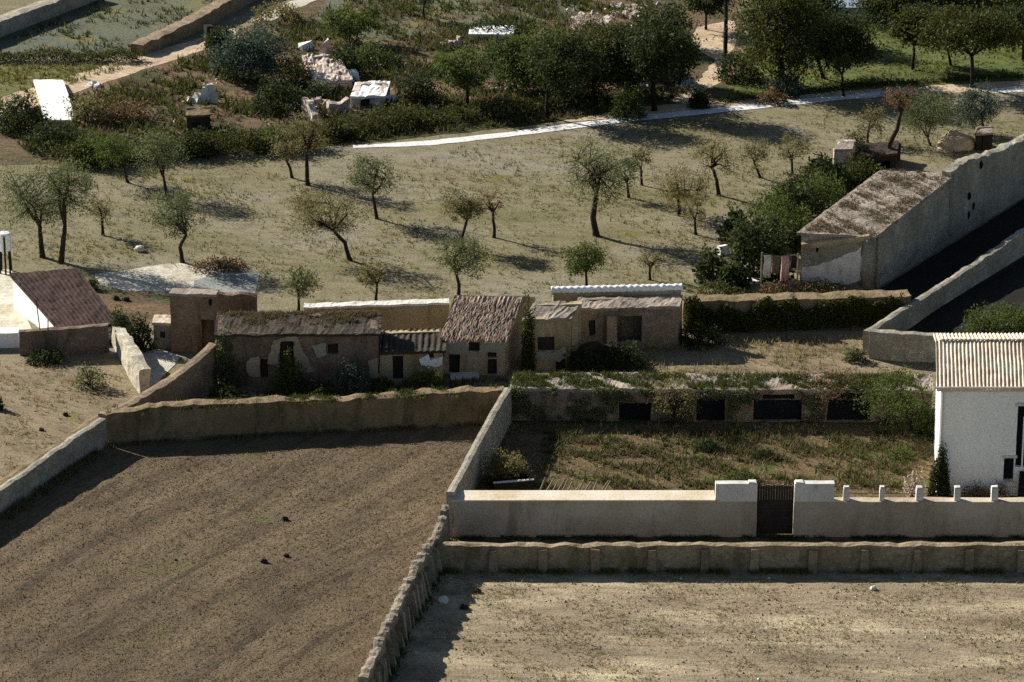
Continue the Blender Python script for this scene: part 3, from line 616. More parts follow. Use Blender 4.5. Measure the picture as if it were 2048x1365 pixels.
# ---- stone wall and the long stone building on the right
wall("ridge_wall", "stone wall descending from the right edge to the tan yard, right of the long stone building", "wall",
     [(2160, 448, 398), (2048, 512, 462), (1950, 572, 530), (1870, 622, 582), (1790, 679, 632), (1738, 712, 665)], .38, "stone_grey", .06, .06)
wall("yard_end_wall", "grey stone wall between the tan yard and the tiled farmhouse roof", "wall", [(1738, 718, 664), (1800, 724, 668), (1895, 726, 674)], .5, "stone_grey", .05, .05)
lb = thing("stone_building", G(1745, 578), "long grey stone building with a flat earthy roof beside the ivy bank", "building")
E0, E1, E2 = G(1600, 572), G(1748, 580), G(1905, 483); E3 = E0 + (E2 - E1); hK = AT(1748, 472, E1.y).z; hF = AT(1905, 348, E2.y).z
mb = MB(); U1 = (E1 - E0).normalized(); U2 = (E2 - E1).normalized(); N1 = toward_cam(Vector((U1.y, -U1.x, 0)), E0); N2 = Vector((U2.y, -U2.x, 0)); L1 = (E1 - E0).length; L2 = (E2 - E1).length
fo = []
for x0, y0, x1, y1 in ((1632, 497, 1637, 505),):
    a, b = hit_plane(x0, y1, E0, N1), hit_plane(x1, y0, E0, N1); fo.append(((a - E0).dot(U1), a.z, (b - E0).dot(U1), b.z))
panel(mb, E0, U1, L1, hK - .1, N1, .4, fo, amp=.05); 
panel(mb, E1 + U2 * .4, U2, L2 - .4, hK - .1, N2, .4, topfn=lambda u: hK - .1 + (hF - hK) * u / L2, amp=.09)
panel(mb, E0 + U2 * .4, U2, L2 - .4, hK - .1, -N2, .4, topfn=lambda u: hK - .1 + (hF - hK) * u / L2, amp=.05); panel(mb, E3, U1, L1, hF - .1, -N1, .4, amp=.05); mb.build("wall", "stone_grey", lb)
mb = MB(); up = Vector((0, 0, hK)); uf = Vector((0, 0, hF)); sheet(mb, E0 - U1 * .2 - U2 * .15 + up, E1 + U1 * .05 - U2 * .15 + up, E2 + uf + U1 * .05, E3 + uf - U1 * .2, 30, 110, 0, 0, .05, .14); mb.build("roof", "roof_earth", lb)
rw2 = thing("boundary_wall", G(1907, 482), "high pale stone wall with small holes running on from the long stone building to the right edge", "wall")
wall("masonry", None, None, [(1896, 489, 344), (1930, 467, 322), (2000, 424, 300), (2048, 395, 276), (2170, 318, 200)], .6, "stone_grey", .12, .16, parent=rw2)
for x_, y_ in ((1938, 392), (1946, 412), (1936, 430), (1962, 330)):
    q = hit_plane(x_, y_, G(1932, 466), Vector((-(G(2048, 395) - G(1932, 466)).y, (G(2048, 395) - G(1932, 466)).x, 0)).normalized()); mb = MB(); mb.lump(q, .13, .16, .26, x_, .3, 8, 6); mb.build("painted_hole", "black_metal_and_shade", rw2)  # black lumps paint the dark of holes; nothing is cut
A_ = dict(root=lb, A=E0, N=N1, U=U1)
plaster_on(A_, [(1604, 535), (1640, 530), (1690, 510), (1722, 494), (1722, 560), (1690, 568), (1604, 566)], "plaster_patch", "plaster_worn", .05)
mb = MB(); q = hit_plane(1734, 572, E0, N1); zt = hit_plane(1734, 484, E0, N1).z; mb.tube([q + N1 * .1, q + N1 * .12 + Vector((0, 0, zt * .5)), q + N1 * .05 + Vector((0, 0, zt))], [.36, .34, .28], 12); mb.build("pillar", "stone_grey", lb, smooth=True)
mb = MB(); a = hit_plane(1604, 492, E0, N1); b = hit_plane(1740, 474, E0, N1); mb.tube([a + N1 * .05, a.lerp(b, .5) + N1 * .08, b + N1 * .05], [.22, .2, .2], 8); mb.build("ledge", "mud_ochre", lb)
house("dark_shed", "low dark shed with a black open front beside the bare-trunked tree", "shed", (1690, 345), (1790, 336), 316, ((1700, 292), (1795, 286)), .12, "stone_dark", "roof_dark", [(1696, 322, 1780, 344, "open")], mono=True, amp=.05, rough=.05, over=.08)
house("stone_hut", "small dark-doored hut above the long stone building's roof", "hut", (1952, 302), (1982, 300), 268, ((1954, 256), (1984, 256)), .1, "stone_dark", "roof_earth", [(1954, 272, 1966, 302, "door")], mono=True, amp=.05, over=.05)
house("rubble_hut", "pale broken hut half hidden by ivy left of the dark shed", "hut", (1668, 352), (1702, 350), 300, ((1676, 282), (1708, 280)), .1, "pink_rubble", "roof_earth", [(1680, 326, 1690, 350, "door")], mono=True, amp=.08, over=.04)
mb = MB(); b = G(1912, 296); mb.lump((b.x, b.y, -.1), 1.25, .9, 1.15, 5, .3, 16, 10)
tag(mb.build("earth_mound", "sand_track", None, b, True), "pale earth mound beside the small hut at the right edge", "mound")

# ---- white farmhouse on the right
fh = house("white_farmhouse", "white farmhouse with pale ribbed tile roof at the right edge", "house", (1873, 992), (2230, 992), 774, ((1886, 682), (2230, 680)), .27, "plaster_white", "roof_tile",
           [(2030, 812, 2110, 935, "door"), (2006, 916, 2029, 962, "window")], t=.45, amp=.015, wave=.034, pitch=.175, rough=.03, over=.22, leafmat="black_metal_and_shade")
A_, N_ = fh["A"], fh["N"]
mb = MB(); p = hit_plane(1877, 990, A_, N_); zt = hit_plane(1877, 782, A_, N_).z; mb.tube([p + N_ * .07, Vector((p.x, p.y, zt)) + N_ * .07], [.055, .055], 8); mb.build("downpipe", "stone_white", fh["root"])
mb = MB(); a = hit_plane(1866, 772, A_, N_) + N_ * .28; b = a + fh["U"] * (fh["L"] + .3); mb.tube([a, b], [.06, .06], 8); mb.build("gutter", "stone_white", fh["root"])
for k_, part in ((0, "door"), (1, "window")):
    a0, b0, c0, d0, _ = fh["ops"][k_]; mb = MB(); q = fh["A"] + fh["U"] * ((a0 + c0) / 2) + N_ * .015
    mb.box((q.x, q.y, d0 + .004), c0 - a0 + .24, .10, .12, 0, .006); mb.build("lintel", "stone_white", fh["root"])
    if k_: mb = MB(); mb.box((q.x, q.y, b0 - .09), c0 - a0 + .2, .16, .08, 0, .005); mb.build("sill", "stone_white", fh["root"])
mb = MB(); p = hit_plane(2043, 934, A_, N_); mb.box((p.x, p.y - .12, p.z), .07, .06, 2.6); mb.build("door_post", "plaster_white", fh["root"])
mb = MB(); p = hit_plane(2046, 990, A_, N_) + N_ * .02; mb.box((p.x + .3, p.y - .35, -.02), 1.1, .7, 1.3, 0, .02); mb.build("cellar_porch", "black_metal_and_shade", fh["root"])
mb = MB(); a, b = fh["A"] + fh["D"], fh["B"] + fh["D"]; n = 40
for i in range(n):
    p = a.lerp(b, (i + .5) / n) + Vector((0, 0, fh["h"] + fh["rise"] + .07)); mb.lump(p, fh["L"] / n * .62, .12, .05, i, .1, 8, 5)
mb.build("ridge_tiles", "roof_tile", fh["root"], smooth=True)

# ---- far huts, walls and the white shed
house("white_shed", "white rendered shed gleaming among dark bushes at the upper left", "shed", (92, 248), (148, 248), 240, ((86, 192), (128, 190)), .06, "plaster_white", "plaster_white", [(104, 240, 110, 246, "window")], amp=.04, rough=.04, over=.08, t=.25)
h1 = house("collapsed_hut", "collapsed pink stone hut with a dark gap in its gable", "ruin", (636, 188), (704, 180), 168, ((618, 112), (664, 112)), .10, "pink_rubble", "pink_rubble", [(650, 172, 660, 188, "door")], amp=.16, rough=.22, over=.05, mono=True)
wall("broken_gable", "tall broken gable stub standing behind the collapsed pink hut", "wall", [(640, 140, 92), (655, 142, 80), (670, 140, 108)], .5, "pink_rubble", .12, .15)
mb = MB(); b = G(611, 98); mb.box((b.x, b.y, -.05), .85, .7, .55, .4, .14, .7); mb.box((b.x + .3, b.y - .2, -.05), .5, .4, .35, 1.1, .1, .7); tag(mb.build("boulder", "plaster_white", None, b), "bright white boulder above the collapsed pink hut", "boulder")
mb = MB(); b = G(704, 160); mb.box((b.x, b.y, -.05), .85, .7, .55, .4, .14, .7); mb.box((b.x + .3, b.y - .2, -.05), .5, .4, .35, 1.1, .1, .7); tag(mb.build("boulder", "plaster_white", None, b), "white boulder right behind the collapsed pink hut", "boulder")
h2 = house("white_hut", "ruined white hut with a black opening beside the round dark bush", "ruin", (702, 216), (770, 214), 194, ((722, 166), (768, 168)), .08, "pink_rubble", "plaster_white", [(720, 198, 740, 215, "door")], amp=.10, rough=.12, over=.05, mono=True)
mb = MB(); b = G(778, 204); mb.box((b.x, b.y, -.05), .85, .7, .55, .4, .14, .7); mb.box((b.x + .3, b.y - .2, -.05), .5, .4, .35, 1.1, .1, .7); tag(mb.build("boulder", "plaster_white", None, b), "small white boulder at the right end of the ruined white hut", "boulder")
wall("tumbled_wall", "tumbled white stone wall left of the ruined white hut", "wall", [(656, 226, 206), (680, 224, 212), (698, 222, 200)], .5, "pink_rubble", .14, .2, .2)
wall("broken_wall", "pale broken wall end jutting above the dark hedge bank", "wall", [(602, 228, 196), (616, 240, 204), (624, 248, 232)], .4, "pink_rubble", .10, .12, .2)
mb = MB()
for i, (x_, y_, r_, h_) in enumerate(((384, 204, .5, .35), (400, 204, .55, .6), (414, 203, .5, .9), (420, 204, .35, 1.25), (428, 206, .3, .7), (372, 205, .35, .2))): q = G(x_, y_); mb.box((q.x, q.y, -.05), r_ * 1.5, r_ * 1.3, h_, i * .7, .16, .6)
tag(mb.build("rubble_heap", "stone_white", None, G(400, 205)), "pale grey heap of broken masonry among the bushes below the stepped field wall", "rubble heap")
mb = MB(); a, b = G(938, 78), G(1028, 80); mb.box(((a.x + b.x) / 2, a.y + .9, -.02), b.x - a.x, 2.2, .42, -.03, .04)
tag(mb.build("white_terrace", "plaster_white", None, a), "low white terrace slab behind the dark grove at the top", "terrace")
wall("terrace_wall", "low terrace wall crossing the upper left corner", "wall", [(-80, 108, 74), (0, 76, 44), (100, 38, 8), (200, 0, -30)], 1.1, "stone_grey", .08, .08)
wall("stepped_wall", "long dark field wall with a lit top running up beside the hill path", "wall", [(286, 112, 90), (360, 82, 58), (430, 48, 20), (500, 8, -22), (560, -24, -56)], 1.0, "mud_brown", .08, .10)
wall("stone_pier", "dark stone pier standing on the hill path beside the stepped wall", "pier", [(414, 86, 54), (428, 84, 54)], .5, "stone_dark", .04, .04)
house("white_villa", "white building with a pale blue roof behind the pines at the top edge", "house", (1652, 40), (1730, 40), 14, ((1656, -8), (1732, -8)), .3, "plaster_white", "glass_blue", [(1690, 22, 1700, 38, "window")], amp=.01, rough=.01, over=.15)
house("brown_hut", "dark brown hut with a pale patch behind the left orchard trees", "hut", (374, 268), (420, 266), 232, ((372, 216), (420, 214)), .2, "roof_dark", "bank_earth", [(386, 244, 400, 268, "door")], mono=True, amp=.05, over=.05)
def heap(label, px, py, w, h, mat, seed):
    rr = random.Random(seed); b = G(px, py); m = MPP(px, py); mb = MB(); n = 9 + seed % 5
    for i in range(n):
        a = rr.uniform(-.5, .5); k = 1 - abs(a) * 1.5; mb.box((b.x + a * w * m, b.y + rr.uniform(-.5, .5) * w * m * .6, -.05), rr.uniform(.25, .6), rr.uniform(.2, .5), max(.12, h * m * k * rr.uniform(.4, 1.1)), rr.uniform(0, 3), .10, rr.uniform(.5, .9))
    tag(mb.build("rubble_heap", mat, None, b), label, "rubble heap", "heaps of pale rubble on the slope")
for i, (lab, px, py, w, h, mt) in enumerate([
    ("small pale stones beside the hill path above the white shed", 190, 172, 30, 10, "stone_white"), ("pale rubble strewn below the collapsed pink hut", 650, 212, 80, 16, "pink_rubble"),
    ("pinkish rubble under the dark grove", 1010, 180, 60, 22, "pink_rubble"), ("white masonry heap at the top, left of the pale upper track", 1160, 44, 44, 22, "stone_white"),
    ("pink rubble along the pale upper track at the top", 1255, 34, 52, 18, "pink_rubble"), ("pale stones beside the tall drooping tree's trunk", 1290, 176, 20, 24, "stone_white"),
    ("white fragments by the end of the dark hedge bank", 588, 216, 34, 16, "stone_white"), ("pale rubble left of the white terrace slab", 908, 92, 44, 22, "pink_rubble"),
    ("rubble on the open slope above the ruined white hut", 790, 130, 70, 12, "pink_rubble"), ("pale fragments at the foot of the sandy drive", 1372, 170, 40, 24, "stone_white"), ("white stones in the scrub at the very top", 1230, 16, 40, 14, "stone_white")]): heap(lab, px, py, w, h, mt, i * 3 + 1)
mb = MB()
b = G(1449, 150); mb.tube([b, b + Vector((.03, 0, 3)), b + Vector((0, 0, HT(1449, 150, -30)))], [.16, .14, .11], 8)
mb.tube([(b.x - .7, b.y, 6.2), (b.x + .7, b.y, 6.25)], [.05, .05], 6)
tag(mb.build("utility_pole", "bark_dark", None, b), "dark pole standing on the sandy drive at the top", "pole")

# ------------------------------------------------------------------ trees, shrubs, hedges
def ellip_targets(c, rx, ry, rz, n, lo=.35):
    d = rng.normal(size=(n, 3)); d /= np.linalg.norm(d, axis=1)[:, None]; r = rng.uniform(lo ** 2, 1, n)[:, None] ** .5
    k = np.array([1 + .28 * noise.noise(Vector(x) * 1.6 + Vector(c)) for x in d])[:, None]
    return np.array(c) + d * r * k * np.array([rx, ry, rz])
def tree(name, label, base, fork, crown, lm, clumps=46, per=46, leaf=.085, bark="bark", r0=None, group=None, mids=(), nlimb=5, spread=.26, lo=.35, cat="tree", deep=.9):
    B = G(*base); Y = B.y; m = MPP(*base); F = AT(*fork, Y); cx, cy, cw, ch = crown; C = AT(cx, cy, Y)
    rx, rz = cw / 2 * m, ch / 2 * m / .95; ry = rx * deep; root = thing(name, B, label, cat, group); r0 = r0 or max(.09, .044 * (F.z + rz)) 
    T = ellip_targets(C, rx, ry, rz, clumps, lo); T[:, 2] = np.maximum(T[:, 2], .25); mb = MB()
    path = [B + Vector((0, 0, -.1))] + [AT(*q, Y) + Vector((0, R.uniform(-.1, .1), 0)) for q in mids] + [F]
    fine = [path[0]]
    for a, b in zip(path, path[1:]):
        for i in (1, 2, 3): fine.append(disp(a.lerp(b, i / 3), .05 if i < 3 else .0, 1.7))
    k = len(fine); mb.tube(fine, [r0 * (1.25 if i == 0 else 1 - .38 * i / k) for i in range(k)], 8)
    main = [Vector(T[i]) for i in rng.choice(len(T), min(nlimb, len(T)), replace=False)]; P = []
    for t in main:
        e = C.lerp(t, .75); mid = F.lerp(e, .5) + Vector((R.uniform(-.2, .2) * rx, R.uniform(-.2, .2) * rx, .10 * rz)); pts = [F, disp(F.lerp(mid, .6), .06), mid, disp(mid.lerp(e, .5), .07), e]
        mb.tube(pts, [r0 * x for x in (.55, .46, .36, .25, .12)], 6); P.append(pts)
    nodes = [q for p in P for q in p[2:]]
    for t in T:
        t = Vector(t); q = min(nodes, key=lambda x: (x - t).length); mb.tube([q, disp(q.lerp(t, .5), .10), t], [r0 * .15, r0 * .11, r0 * .05], 4)
    mb.build("trunk", bark, root, smooth=True)
    w = rng.uniform(.4, 1.6, len(T)); cnt = (per * w).astype(int); s = spread * (rx + rz) * .5
    L = np.repeat(T, cnt, 0) + rng.normal(0, 1, (cnt.sum(), 3)) * np.repeat(rng.uniform(.6, 1.2, (len(T), 1)) * s, cnt, 0) * np.array([1, 1, .8])
    L = L[L[:, 2] > .1]; np_build("crown", leaves(L, leaf), 4, lm, root); return root
def shrub(name, label, base, w, h, lm, n=1500, leaf=.09, group=None, cat="bush", depth=.8, core=True, conic=0.0, ph=0):
    B = G(*base); m = MPP(*base); rx = w / 2 * m; rz = h * m / .95; ry = rx * depth; root = thing(name, B, label, cat, group)
    d = rng.normal(size=(n, 3)); d[:, 2] = np.abs(d[:, 2]); d /= np.linalg.norm(d, axis=1)[:, None]
    k = np.array([1 + .48 * noise.noise(Vector(x) * 2.0 + B) + .26 * noise.noise(Vector(x) * 5 + B) for x in d]); r = rng.uniform(.45, 1, n) ** .6 * k
    P = d * r[:, None]; sc = 1 - conic * np.clip(P[:, 2], 0, 1); P = P * np.c_[rx * sc, ry * sc, np.full(n, rz)] + np.array(B) + rng.normal(0, .04, (n, 3))
    mb = MB()
    for i in range(7):
        t = P[rng.integers(n)]; mb.tube([B + Vector((R.uniform(-.2, .2) * rx, 0, -.05)), Vector(B).lerp(Vector(t), .5) + Vector((0, 0, .1 * rz)), Vector(t)], [.05, .035, .012], 5)
    mb.build("stem", "bark_dark", root); np_build("foliage", leaves(P, leaf), 4, lm, root); return root
def hedge(name, label, pxs, h, w, lm, n, leaf=.09, group=None, cat="hedge"):
    pts = [G(*p) for p in pxs]; P = along(pts, n, w * .35); B = pts[0]
    k = 1 + .35 * pseudo(P, 1.1, h) + .2 * pseudo(P, 2.7, w); P[:, 2] = h * k * rng.uniform(.02, 1, n) ** .7
    o = np_build(name, leaves(P, leaf), 4, lm, None, tuple(B)); return tag(o, label, cat, group)

OG = "open-crowned trees of the orchard"
orchard = [  # label, base, fork, crown (cx, cy, w, h), leaf, clumps, per, mids
    ("grey-green orchard tree with a forked trunk, left of its slender twin at the left edge", (85, 515), (80, 452), (62, 395, 150, 140), "leaf_olive", 60, 60, [(82, 485)]),
    ("slender twisted orchard tree just beyond the dark red roof at the left", (121, 526), (130, 452), (132, 378, 120, 125), "leaf_olive", 52, 56, [(126, 490), (128, 470)]),
    ("faint thin young tree between the left pair of trees and the crooked tree", (206, 471), (204, 432), (202, 418, 56, 72), "leaf_almond", 22, 26, []),
    ("crooked orchard tree with a bowed dark trunk beside the pale gravel patch", (366, 525), (372, 470), (352, 428, 112, 92), "leaf_olive", 52, 54, [(360, 495)]),
    ("orchard tree with a wide V-shaped fork under the dark hedge", (335, 391), (327, 356), (322, 305, 112, 90), "leaf_olive", 48, 50, [(330, 372)]),
    ("leaning bare-stemmed tree at the hedge, left of the V-forked tree", (258, 366), (247, 335), (235, 300, 100, 60), "leaf_green", 36, 46, []),
    ("short tree with a leaning stem, left one of a close pair below the hedge", (585, 356), (572, 318), (570, 285, 70, 70), "leaf_almond", 32, 40, [(580, 335)]),
    ("straight dark-stemmed tree, right one of a close pair below the hedge", (616, 371), (612, 305), (616, 262, 76, 86), "leaf_almond", 34, 38, [(614, 340)]),
    ("low spreading orchard tree with a strongly leaning trunk in mid field", (700, 521), (668, 462), (648, 425, 135, 96), "leaf_almond", 56, 42, [(690, 485)]),
    ("upright orchard tree with an even rounded crown right of the leaning tree", (754, 438), (745, 392), (744, 352, 100, 84), "leaf_olive", 48, 50, [(750, 415)]),
    ("small rounded tree with a stout crooked trunk, centre of the field", (927, 496), (934, 440), (926, 412, 84, 56), "leaf_almond", 44, 52, [(925, 470)]),
    ("thin half-bare reddish sapling beside the small stout tree, centre of the field", (988, 476), (986, 425), (982, 405, 52, 60), "leaf_dry", 20, 18, [(988, 450)]),
    ("largest tree of the open field with a tall two-lobed crown", (1193, 472), (1193, 385), (1190, 352, 140, 130), "leaf_olive", 66, 50, [(1186, 435), (1190, 410)]),
    ("slim tree half hidden just behind the largest field tree", (1258, 396), (1254, 365), (1246, 340, 66, 76), "leaf_olive", 30, 36, []),
    ("small pale tree right of the slim tree, near the top of the field", (1284, 371), (1282, 338), (1280, 314, 56, 52), "leaf_almond", 26, 30, []),
    ("leaning dark-stemmed tree with a pale yellow crown near the ivy bank", (1438, 391), (1424, 335), (1424, 312, 92, 84), "leaf_yellow", 34, 32, [(1433, 360)]),
    ("broad hazy yellow tree in front of the leaning dark-stemmed tree", (1358, 432), (1356, 385), (1360, 372, 110, 84), "leaf_yellow", 48, 40, []),
    ("small leaning tree between the yellow trees and the ivy bank", (1522, 356), (1508, 325), (1506, 303, 72, 56), "leaf_almond", 26, 32, []),
    ("small wide-forked tree just above the ivy bank", (1585, 348), (1584, 322), (1588, 298, 84, 52), "leaf_almond", 30, 34, []),
    ("tall half-bare tree with a curving dark trunk behind the dark shed", (1787, 328), (1802, 225), (1800, 196, 84, 44), "leaf_dry", 26, 26, [(1778, 290), (1794, 258)]),
    ("many-stemmed grey-green tree above the pale earth mound", (1862, 292), (1856, 278), (1852, 232, 110, 92), "leaf_olive", 60, 60, []),
    ("dense blue-green tree beside the small dark-doored hut", (1968, 268), (1964, 240), (1955, 212, 100, 76), "leaf_blue", 60, 64, []),
    ("orchard tree growing close behind the mottled-roofed house", (917, 598), (912, 545), (922, 515, 118, 84), "leaf_olive", 52, 46, [(918, 570)]),
    ("rounded green tree behind the gleaming white coping", (1173, 573), (1172, 548), (1168, 520, 96, 62), "leaf_green", 50, 52, []),
    ("small grey-green bushy tree behind the long byre's roof", (597, 622), (597, 588), (600, 563, 82, 52), "leaf_olive", 34, 40, []),
    ("thin twin-stemmed sapling behind the tall coping wall, left of centre", (752, 604), (754, 570), (745, 548, 66, 44), "leaf_almond", 26, 30, []),
    ("pale feathery tree in the open above the dark shed", (1735, 285), (1736, 262), (1738, 244, 76, 60), "leaf_almond", 30, 32, []),
    ("thin faint sapling in the dry grass behind the ruined barn", (1300, 560), (1300, 535), (1300, 518, 50, 46), "leaf_almond", 20, 22, []),
    ("faint yellow sapling left of the white slab and shrubs", (1392, 470), (1390, 440), (1388, 420, 60, 60), "leaf_yellow", 24, 26, []),
    ("short yellowish tree behind the leaning tree of mid field", (624, 440), (624, 415), (610, 405, 70, 50), "leaf_yellow", 28, 30, []),
]
for i, (lab, b, f, c, lm, cl, per, mids) in enumerate(orchard):
    tree("orchard_tree", lab, b, f, c, lm, int(cl * 1.35), int(per * 1.35), .062, "bark", group=OG, mids=mids, nlimb=4 + i % 4, spread=.19)

DG = "dark trees beyond the white footpath"
dark = [
    ("slender-trunked green tree left of the dark grove, before the white terrace", (936, 216), (934, 170), (930, 140, 110, 86), "leaf_green", 60, 70, []),
    ("dark green tree with a leaning trunk in the left of the grove", (1100, 192), (1086, 162), (1070, 118, 165, 110), "leaf_green", 90, 90, []),
    ("broad dark grove tree with hanging foliage on a thin trunk", (1094, 236), (1094, 190), (1128, 128, 150, 110), "leaf_dark", 80, 90, []),
    ("wide yellowish-green grove tree above the dry grass", (1190, 200), (1186, 170), (1182, 112, 160, 116), "leaf_pine", 90, 90, []),
    ("dense dark tree in the right half of the grove", (1262, 190), (1260, 160), (1250, 112, 160, 122), "leaf_dark", 100, 100, []),
    ("tall dark tree with drooping crown and pale straight trunk beside the white path", (1309, 222), (1308, 150), (1318, 98, 130, 110), "leaf_dark", 90, 90, [(1306, 185)]),
    ("dark rounded tree at the left side of the sandy drive", (1360, 172), (1360, 145), (1358, 110, 86, 100), "leaf_dark", 70, 80, []),
    ("huge dark pine reaching past the top edge right of the sandy drive", (1562, 172), (1562, 110), (1568, 58, 190, 200), "leaf_pine", 160, 120, []),
    ("dark pine with a slanting trunk right of the huge pine", (1648, 158), (1636, 122), (1680, 82, 150, 100), "leaf_dark", 110, 100, []),
    ("small thin-stemmed tree standing on the verge by the white path", (1688, 194), (1684, 150), (1684, 128, 48, 30), "leaf_green", 22, 40, []),
    ("broad spreading pine with its trunk beside the path at the upper right", (1946, 175), (1944, 112), (1935, 62, 200, 72), "leaf_pine", 120, 100, []),
    ("spreading dark pine with a bent trunk behind the lawn", (1902, 132), (1896, 100), (1862, 52, 140, 66), "leaf_dark", 90, 90, []),
    ("slim-stemmed pine at the left of the lawn's row of pines", (1826, 140), (1828, 92), (1826, 56, 90, 60), "leaf_pine", 70, 80, []),
    ("dark pine cut off by the right edge above the lawn", (2046, 120), (2046, 92), (2036, 52, 150, 70), "leaf_dark", 100, 90, []),
    ("leafy tree behind the row of pines at the top right", (1800, 40), (1800, 20), (1790, -2, 150, 70), "leaf_pine", 90, 90, []),
    ("dark tree at the top edge right of the leafy tree", (1900, 30), (1900, 14), (1905, -6, 140, 76), "leaf_dark", 90, 90, []),
    ("tree at the top right corner behind the pines", (2010, 36), (2010, 18), (2010, -2, 140, 80), "leaf_pine", 90, 90, []),
    ("dark spiky-crowned tree at the top edge left of the utility pole", (1412, 60), (1412, 30), (1416, -4, 100, 64), "leaf_dark", 70, 70, []),
    ("dark tree filling the gap between the slender-trunked tree and the grove", (1030, 178), (1030, 150), (1022, 120, 110, 90), "leaf_dark", 66, 80, []),
    ("dark tree at the back of the grove, right of its middle", (1222, 150), (1220, 120), (1216, 88, 130, 80), "leaf_pine", 70, 80, []),
    ("dark tree behind the tall drooping tree at the top", (1335, 96), (1335, 70), (1330, 44, 100, 70), "leaf_dark", 60, 70, []),
    ("dark pine behind the huge pine at the top edge", (1600, 90), (1600, 50), (1610, 16, 150, 90), "leaf_dark", 90, 90, []),
    ("broad green tree among scrub behind the collapsed pink hut", (700, 92), (700, 68), (700, 46, 120, 56), "leaf_green", 60, 70, []),
    ("large dark green tree below the hill path at the upper left", (500, 165), (500, 130), (505, 108, 150, 96), "leaf_blue", 100, 90, []),
    ("dark slim tree left of the large dark green tree", (436, 152), (436, 110), (436, 92, 64, 70), "leaf_dark", 44, 70, []),
    ("thin tall sapling standing on the upland meadow at the top", (848, 38), (848, 10), (848, -8, 44, 40), "leaf_blue", 18, 26, []),
]
for i, (lab, b, f, c, lm, cl, per, mids) in enumerate(dark):
    tree("dark_tree", lab, b, f, c, lm, cl, per, .105, "bark_dark", group=DG, mids=mids, nlimb=5 + i % 3, spread=.20, lo=.3)
tree("garden_tree", "bushy tree on a short trunk left of the white farmhouse", (1826, 870), (1818, 838), (1800, 790, 135, 100), "leaf_green", 70, 56, .065, "bark_dark", mids=[(1822, 855)], spread=.22)
tree("garden_tree", "tangled leafless-looking tree leaning over the black shed openings", (1648, 838), (1640, 805), (1660, 770, 140, 70), "leaf_dry", 46, 30, .055, "bark", spread=.22)
tree("garden_tree", "yellowish vine-like tree between two openings of the garden sheds", (1350, 852), (1352, 820), (1350, 795, 90, 76), "leaf_almond", 46, 46, .06, "bark", spread=.22)

SG = "shrubs on the slope beyond the orchard"
shrubs = [
    ("round dark green bush right of the ruined white hut", (832, 206), 96, 62, "leaf_dark", 2600), ("dry reddish bush in front of the round dark bush", (822, 212), 40, 34, "leaf_dry", 500),
    ("big dark bush left of the white shed at the left edge", (40, 262), 120, 76, "leaf_dark", 3200), ("dark green bush wall right under the white shed", (110, 300), 130, 50, "leaf_dark", 2600),
    ("yellow-green bush right of the white shed", (175, 246), 90, 56, "leaf_almond", 1600), ("bright green bush above the hedge line at the left", (195, 330), 130, 66, "leaf_green", 2800),
    ("dark bush among pale grass near the V-forked tree", (380, 310), 110, 46, "leaf_dark", 2000),
    ("dark bush left of the collapsed pink hut", (560, 222), 120, 62, "leaf_dark", 2800), 
    ("ochre bush against the collapsed hut's left wall", (594, 168), 70, 60, "leaf_yellow", 1300), ("dark bush behind the collapsed hut", (690, 150), 80, 56, "leaf_dark", 1800),
    ("green scrub above the ruined white hut", (740, 130), 110, 46, "leaf_green", 1500), 
    ("grey-green bush by the tumbled stones", (640, 196), 60, 34, "leaf_olive", 800),
    
    ("green bush under the tall drooping tree", (1255, 236), 76, 58, "leaf_green", 1700), ("square dark bush raised on short stems beside the white path", (1398, 216), 44, 38, "leaf_dark", 1100),
    ("spiky green bush between the drive and the huge pine", (1476, 160), 100, 52, "leaf_dark", 1900), ("blue-green round bush under the huge pine", (1574, 190), 80, 46, "leaf_blue", 1500),
    ("low dark bush leaning over the white path", (1546, 206), 60, 30, "leaf_dry", 700), ("dark bush at the foot of the grove", (1150, 180), 120, 40, "leaf_dark", 1800),
    ("olive-coloured bush beside the slender-trunked tree", (1000, 232), 110, 34, "leaf_yellow", 1300), ("long low green bush above the white path, left of centre", (790, 246), 150, 34, "leaf_pine", 1900),
    ("low green bush at the start of the white path", (660, 276), 100, 36, "leaf_pine", 1600), ("tall green bush behind the close pair of trees", (545, 300), 110, 50, "leaf_green", 2000),
    ("low dark bush by the far white terrace", (985, 66), 120, 26, "leaf_dark", 1500), ("dry ochre bush above the ivy of the collapsed hut", (560, 44), 120, 40, "leaf_yellow", 1500),
    ("pale pinkish scrub at the top edge", (1180, 60), 80, 30, "leaf_pink", 700), ("dark bush left of the grove's white stones", (885, 150), 60, 40, "leaf_green", 1100),
    ("brown scrub patch below the white shed", (250, 240), 120, 40, "leaf_dry", 1500), 
]
for lab, b, w, h, lm, n in shrubs: shrub("shrub", lab, b, w, h, lm, n, .10, SG)
